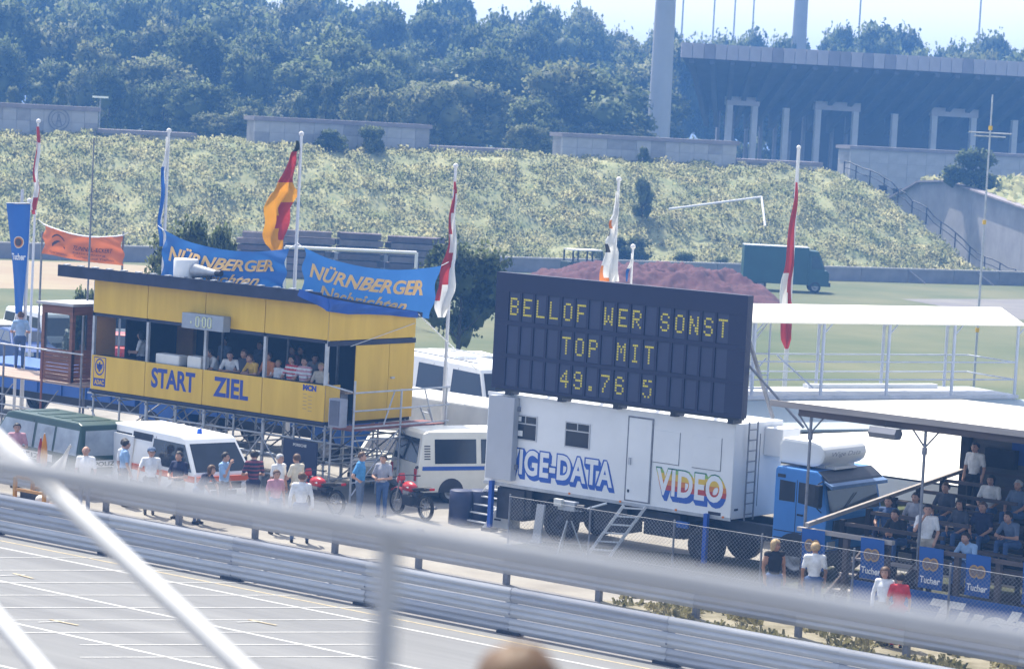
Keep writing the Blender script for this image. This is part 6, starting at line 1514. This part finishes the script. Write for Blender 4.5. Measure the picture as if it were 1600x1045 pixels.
def build_people():
    dg = bpy.context.evaluated_depsgraph_get(); dg.update()
    for o, caps, J, hd, fx, sx, A in _jobs:
        me = bpy.data.meshes.new_from_object(o.evaluated_get(dg)); me.name = 'person'
        bpy.data.objects.remove(o)
        n = len(me.polygons); C = np.empty(n*3); me.polygons.foreach_get('center', C); C = C.reshape(n,3)
        best = np.full(n,9.); mi = np.zeros(n,int)
        for p, q, r1, r2, m in caps:
            d = q-p; t = np.clip(((C-p)@d)/max(1e-9,d@d),0,1); dist = np.linalg.norm(C-(p+t[:,None]*d),axis=1)-(r1+(r2-r1)*t)
            k = dist < best; best[k] = dist[k]; mi[k] = m
        ax = J['bel']-J['pel']; ax = ax/np.linalg.norm(ax); trunk = np.linalg.norm(C-J['pel']-((C-J['pel'])@ax)[:,None]*ax,axis=1) < .23
        k = (mi == 1) & trunk & (((C-J['pel'])@ax) < .055) & (np.abs((C-J['pel'])@np.array([1,0,0])) < .20); mi[k] = 2
        if A['stripes']:
            z = C[:,2]-J['che'][2]; k = (mi == 1) & (np.floor(z/.055).astype(int) % 2 == 0); mi[k] = 4
        # eyes, mouth and fingers join the same mesh
        v0 = len(me.vertices); co = np.empty(v0*3); me.vertices.foreach_get('co',co); vs = [tuple(c) for c in co.reshape(-1,3)]
        fs = [tuple(p.vertices) for p in me.polygons]; ms = list(mi); b = MB()
        for g in (-1,1): b.ell(tuple(hd+sx*(.033*g)+fx*.098+V3(0,0,.022)),(.014,.012,.008),6,4,5)
        b.ell(tuple(hd+fx*.094-V3(0,0,.058)),(.024,.014,.007),6,4,6)
        for S_ in 'RL':
            e, w = J['e'+S_], J['w'+S_]; d = (w-e)/np.linalg.norm(w-e); sgn = 1 if S_ == 'R' else -1
            side = np.cross(d, V3(1,0,0)); side = side/max(1e-6,np.linalg.norm(side)) if np.linalg.norm(side) > .2 else V3(0,1,0); nrm = np.cross(d,side)
            palm = w+d*.06
            for i, ln in enumerate((.062,.072,.068,.052)):
                base = palm+d*.03+side*(.030-.020*i); mid = base+d*ln*.55-nrm*.012*sgn*-1; tip = mid+d*ln*.4-nrm*.022*sgn*-1
                b.tube(tuple(base),tuple(mid),.0095,.0088,6); b.tube(tuple(mid),tuple(tip),.0088,.007,6)
            base = w+d*.035+side*.028; b.tube(tuple(base),tuple(base+side*.032+d*.028),.011,.0095,6); b.tube(tuple(base+side*.032+d*.028),tuple(base+side*.040+d*.058),.0095,.0075,6)
        fs += [tuple(i+v0 for i in f_) for f_ in b.f]; vs += b.v; ms += b.m
        bpy.data.meshes.remove(me)
        me = bpy.data.meshes.new('person'); me.from_pydata(vs,[],fs); me.polygons.foreach_set('material_index',ms); me.polygons.foreach_set('use_smooth',[True]*len(fs))
        for m in (SK[A['skin']],CL[A['top']],CL[A['bot']],CL['black'],CL[A['stripes']] if A['stripes'] else CL['white'],eyem,lipm): me.materials.append(m)
        me.update()
        P = bpy.data.objects.new('person', me); link(P); P.location = tuple(map(float,A['loc'])); P.rotation_euler = (0,0,R_(A['face']-90)); P.scale = (A['s'],)*3
        tag(P, A['label'], 'person', A['group'])
        # hair
        rs = np.random.RandomState(len(A['label'])); hb = MB(); nu, nv = 16, 9; c = hd+V3(0,0,.022)-fx*.012
        def hairp(u, v):
            a = u*2*math.pi; fr = math.cos(a)         # 1 in front
            low = (.62 if fr > .45 else .95+.35*(.45-fr)) if not A['longhair'] else (.66 if fr > .5 else 1.25+.35*(.5-fr))
            th = v*low*math.pi*.5*1.15
            r = .108+.006*math.sin(a*5+v*9)+(.012 if A['longhair'] else 0)
            dirv = fx*fr+sx*math.sin(a)
            return tuple(c+dirv*(r*math.sin(min(th,2.2)))*(1.0)+V3(0,0,r*math.cos(min(th,2.2))*1.02)+V3(0,0,-.10*max(0,th-1.9) if A['longhair'] else 0))
        if A['bald']:
            for g in (-1,1): hb.ell(tuple(hd+sx*.082*g-fx*.03+V3(0,0,.02)),(.03,.05,.045),8,5)
        else: hb.grid(hairp,nu,nv)
        mk('hair', hb, HR[A['hair']], P)
        if A['cap']:
            cb_ = MB(); cb_.lathe([(.0,.075),(.07,.065),(.112,.02),(.114,-.02)],tuple(c+V3(0,0,.045)),'z',14); cb_.ell(tuple(c+fx*.13+V3(0,0,.03)),(.075,.075,.010),10,4); mk('cap', cb_, CL[A['cap']], P)
        # collar for shirts
def at_head(px, py, h, z=0): p = G(px, py, h+z); return (p[0], p[1], z)
CAMDIR = -52     # heading (deg from +X) that faces the camera
person('man in a white shirt standing in front of the green police van', at_head(135,697,1.75), -60, 'stand','white','grey','brown',bald=True)
person('man in a light blue shirt with dark trousers by the open ambulance door', at_head(196,684,1.80), 60, 'apart','sky','navy','dark')
person('man in white half hidden behind the light blue shirted man', tuple(np.array(at_head(183,686,1.76))+np.array([-.1,.35,0])), 20, 'stand','white','dgrey','dark')
person('man in a white shirt and dark cap standing before the ambulance', at_head(237,699,1.75), -40, 'arm','white','dgrey','dark',cap='slate')
person('man in a dark polo shirt with folded arms by the ambulance front', at_head(281,705,1.75), -80, 'hold','navy','beige','dark')
person('brown haired woman in a dark top stooping beside the barrier post', at_head(312,724,1.55), 10, 'bend','navy','jeans','brown',female=True,longhair=True,h=1.66)
person('man in a pale shirt with his hand raised to his face', (-50.5,52.9,0), 20, 'face','sky','dgrey','dark')
person('man in a dark striped shirt standing near the ambulance corner', at_head(398,704,1.75), 150, 'hold','navy','navy','dark',stripes='stripe')
person('white haired man in a white shirt listening before the dark board', at_head(437,709,1.75), 0, 'stand','white','grey','grey')
person('man in a cream polo shirt talking beside the dark board', at_head(465,708,1.77), 180, 'hold','cream','beige','brown')
person('man in a pinkish shirt next to the white haired man', tuple(at_head(432,734,1.62)), -20, 'stand','pink','jeans','brown',h=1.62)
person('fair man in a white pullover seen from behind close to the barrier', (-46.75,51.75,0), 128, 'apart','white','jeans','brown',long_sleeve=True,stripes=None)
person('man in a blue polo shirt with his hands on his hips', at_head(565,704,1.78), 25, 'hips','blue','slate','brown')
person('man in a grey shirt looking down at the motorcycle', at_head(600,711,1.66), -75, 'hold','grey','jeans','dark',h=1.68)
person('blond man in a black sleeveless shirt by the chain link fence', at_head(1212,842,1.76), -30, 'stand','black','jeans','blond',sleeveless=True,skin=1,head_turn=30,longhair=True)
person('blond man in a white shirt seen from behind at the fence', at_head(1275,847,1.76), 128, 'stand','white','jeans','blond',skin=1)
person('brown haired woman in a white pullover beside the red dressed one', at_head(1384,886,1.68), -75, 'stand','white','beige','brown',female=True,longhair=True,long_sleeve=True,h=1.68)
person('dark haired woman in a red top leaning on the white pullover', at_head(1407,895,1.60), 120, 'stand','red','red','dark',female=True,h=1.60)
person('person in dark clothes with pink sleeves by the green van nose', at_head(27,664,1.70), -40, 'hold','pink','black','dark')
# on the deck by the cabin
p = G(33,487,2.10+1.76); person('man in a light blue shirt and jeans standing on the plank deck', (p[0],p[1],2.10), 140, 'hold','sky','jeans','brown')
# in the timing stand
ZF = 2.10
def in_stand(label, px, py, Y, pose, top, face=-90, hair='dark', **k):
    p = PY(px,py,Y); z = p[2]; person(label,(p[0],p[1],z), face, pose, top, k.pop('bot','dgrey'), hair, **k)
def stand_seat(label, px, top, face=-90, hair='dark', pose='sit', Y=58.85, **k):
    p = PY(px,560,Y); person(label,(p[0],Y,ZF+.36), face, pose, top, k.pop('bot','dgrey'), hair, h=k.pop('h',1.74), **k)
p = PY(221,540,59.3); person('dark haired man in a white shirt standing in the first open bay',(p[0],59.3,ZF),-150,'hold','white','navy','dark',longhair=True)
stand_seat('seated man in white beside the second post of the stand',341,'white',-120,pose='sitlean')
stand_seat('seated man in white bending over the counter',363,'white',-60,pose='sitlean')
stand_seat('seated man in a dark shirt between white and yellow shirts',382,'dgrey',-90,'brown')
stand_seat('seated person in yellow holding binoculars to the eyes',402,'yellow',-100,'brown',pose='sitlean')
stand_seat('seated person in orange next to the stand post',420,'orange',-90,'brown')
stand_seat('seated fair child in white behind the counter',436,'white',-80,'blond',h=1.5)
stand_seat('seated person in a red and white striped shirt',457,'white',-95,'dark',stripes='red')
stand_seat('seated person in a wider striped shirt near the end bay',477,'white',-85,'dark',stripes='pink')
stand_seat('seated fair person in pale clothes at the last post',503,'beige',-70,'blond',h=1.6)
for label, px, top, pose, Y in (('man in dark red standing inside behind the striped shirts',459,'stripe','stand',60.3),('man in black standing inside behind the seated row',472,'black','stand',60.5),('man in light grey leaning forward inside the stand',487,'grey','bend',60.2),('man in a dark shirt standing behind the white shirted men',352,'slate','stand',60.4),('dark figure standing behind the person with binoculars',408,'dgrey','stand',60.5)):
    p = PY(px,530,Y); person(label,(p[0],Y,ZF),-90 if pose=='stand' else -30,pose,top,'dgrey','dark')
t = thing('bench','plain bench for the people seated inside the timing stand','bench',(-54.7,59.0,2.10)); mk('seat', MB().box(-2.6,3.0,-.18,.18,.76,.81), plank, t); mk('foot_board', MB().box(-2.6,3.0,-.75,-.2,.33,.37), plank, t)
for x in (-2.4,.2,2.8): mk('leg', MB().box(x-.03,x+.03,-.15,.15,0,.76), steel_d, t)
for label, px, w, hh in (('white covered instrument on the counter beside the standing man',268,.95,.30),('small white monitor on the counter by the third post',310,.55,.34)):
    p = PY(px,560,58.3); o = solo('instrument_case', MB().box(-w/2,w/2,-.18,.18,0,hh), white_dirty, label, 'instrument', None, bevel=.04); o.location = (p[0],58.3,3.112)
# on the bleacher
def bleach(label, px, py, Y, zt, pose, top, face, hair='dark', **k):
    p = PY(px,py,Y); person(label,(p[0],Y,zt), face, pose, top, k.pop('bot','jeans'), hair, **k)
bleach('man in a white shirt standing on the bleacher step above the cloths',1450,790,55.0,.95,'face','white',-60,bot='beige',long_sleeve=False)
bleach('man in a dark jacket sitting at the left end of the bleacher',1408,800,56.35,1.12-.02,'sitlean','black',-90,long_sleeve=True)
bleach('seated man with light blue sleeves low on the bleacher',1520,850,55.5,.95,'sitlean','sky',-100,long_sleeve=True)
bleach('man with white sleeves and dark vest standing by the back wall corner',1522,740,60.4,1.80,'stand','white',-90,bot='black')
bleach('dark haired person in white sitting high on the bleacher',1549,745,59.6,1.63,'sit','white',-80,longhair=True)
bleach('seated person in grey behind the standing white shirted man',1432,775,57.4,1.29,'sit','grey',-90)
bleach('seated man in a blue shirt beside the dark jacket',1388,800,56.9,1.18,'sit','jeans',-80,bot='navy')
bleach('seated dark haired woman behind the man with light blue sleeves',1500,815,57.3,1.29,'sit','dgrey',-95,longhair=True,female=True)
bleach('seated man in navy next to the woman in grey on the middle bench',1535,812,57.4,1.29,'sit','navy',-85,hair='brown')
bleach('seated person in dark clothes on the fourth bench under the wall cloth',1478,770,58.5,1.46,'sit','dgrey',-90,hair='brown')
bleach('seated man in slate at the picture edge of the middle bench',1585,830,57.2,1.29,'sitlean','slate',-100)
bleach('seated grey haired person in slate high at the picture edge of the bleacher',1590,790,59.4,1.63,'sit','slate',-95,hair='grey')
# spectator close to the camera and the step he sits on
p = PD(812,1024,6.2)
person('blurred brown haired spectator whose head just enters the picture', (p[0],p[1],p[2]-1.74+.46), 125, 'sit','navy','jeans','brown')
zs = p[2]-1.74+.46+.06
b = MB(); b.box(-2,2,-.5,.5,-.5,.40); b.box(-2,2,.5,1.0,-.5,.0)
o = mk('tribune_step', b, stone); o['kind'] = 'structure'; o.location = (p[0],p[1],zs); o.rotation_euler = (0,0,R_(35))
build_people()
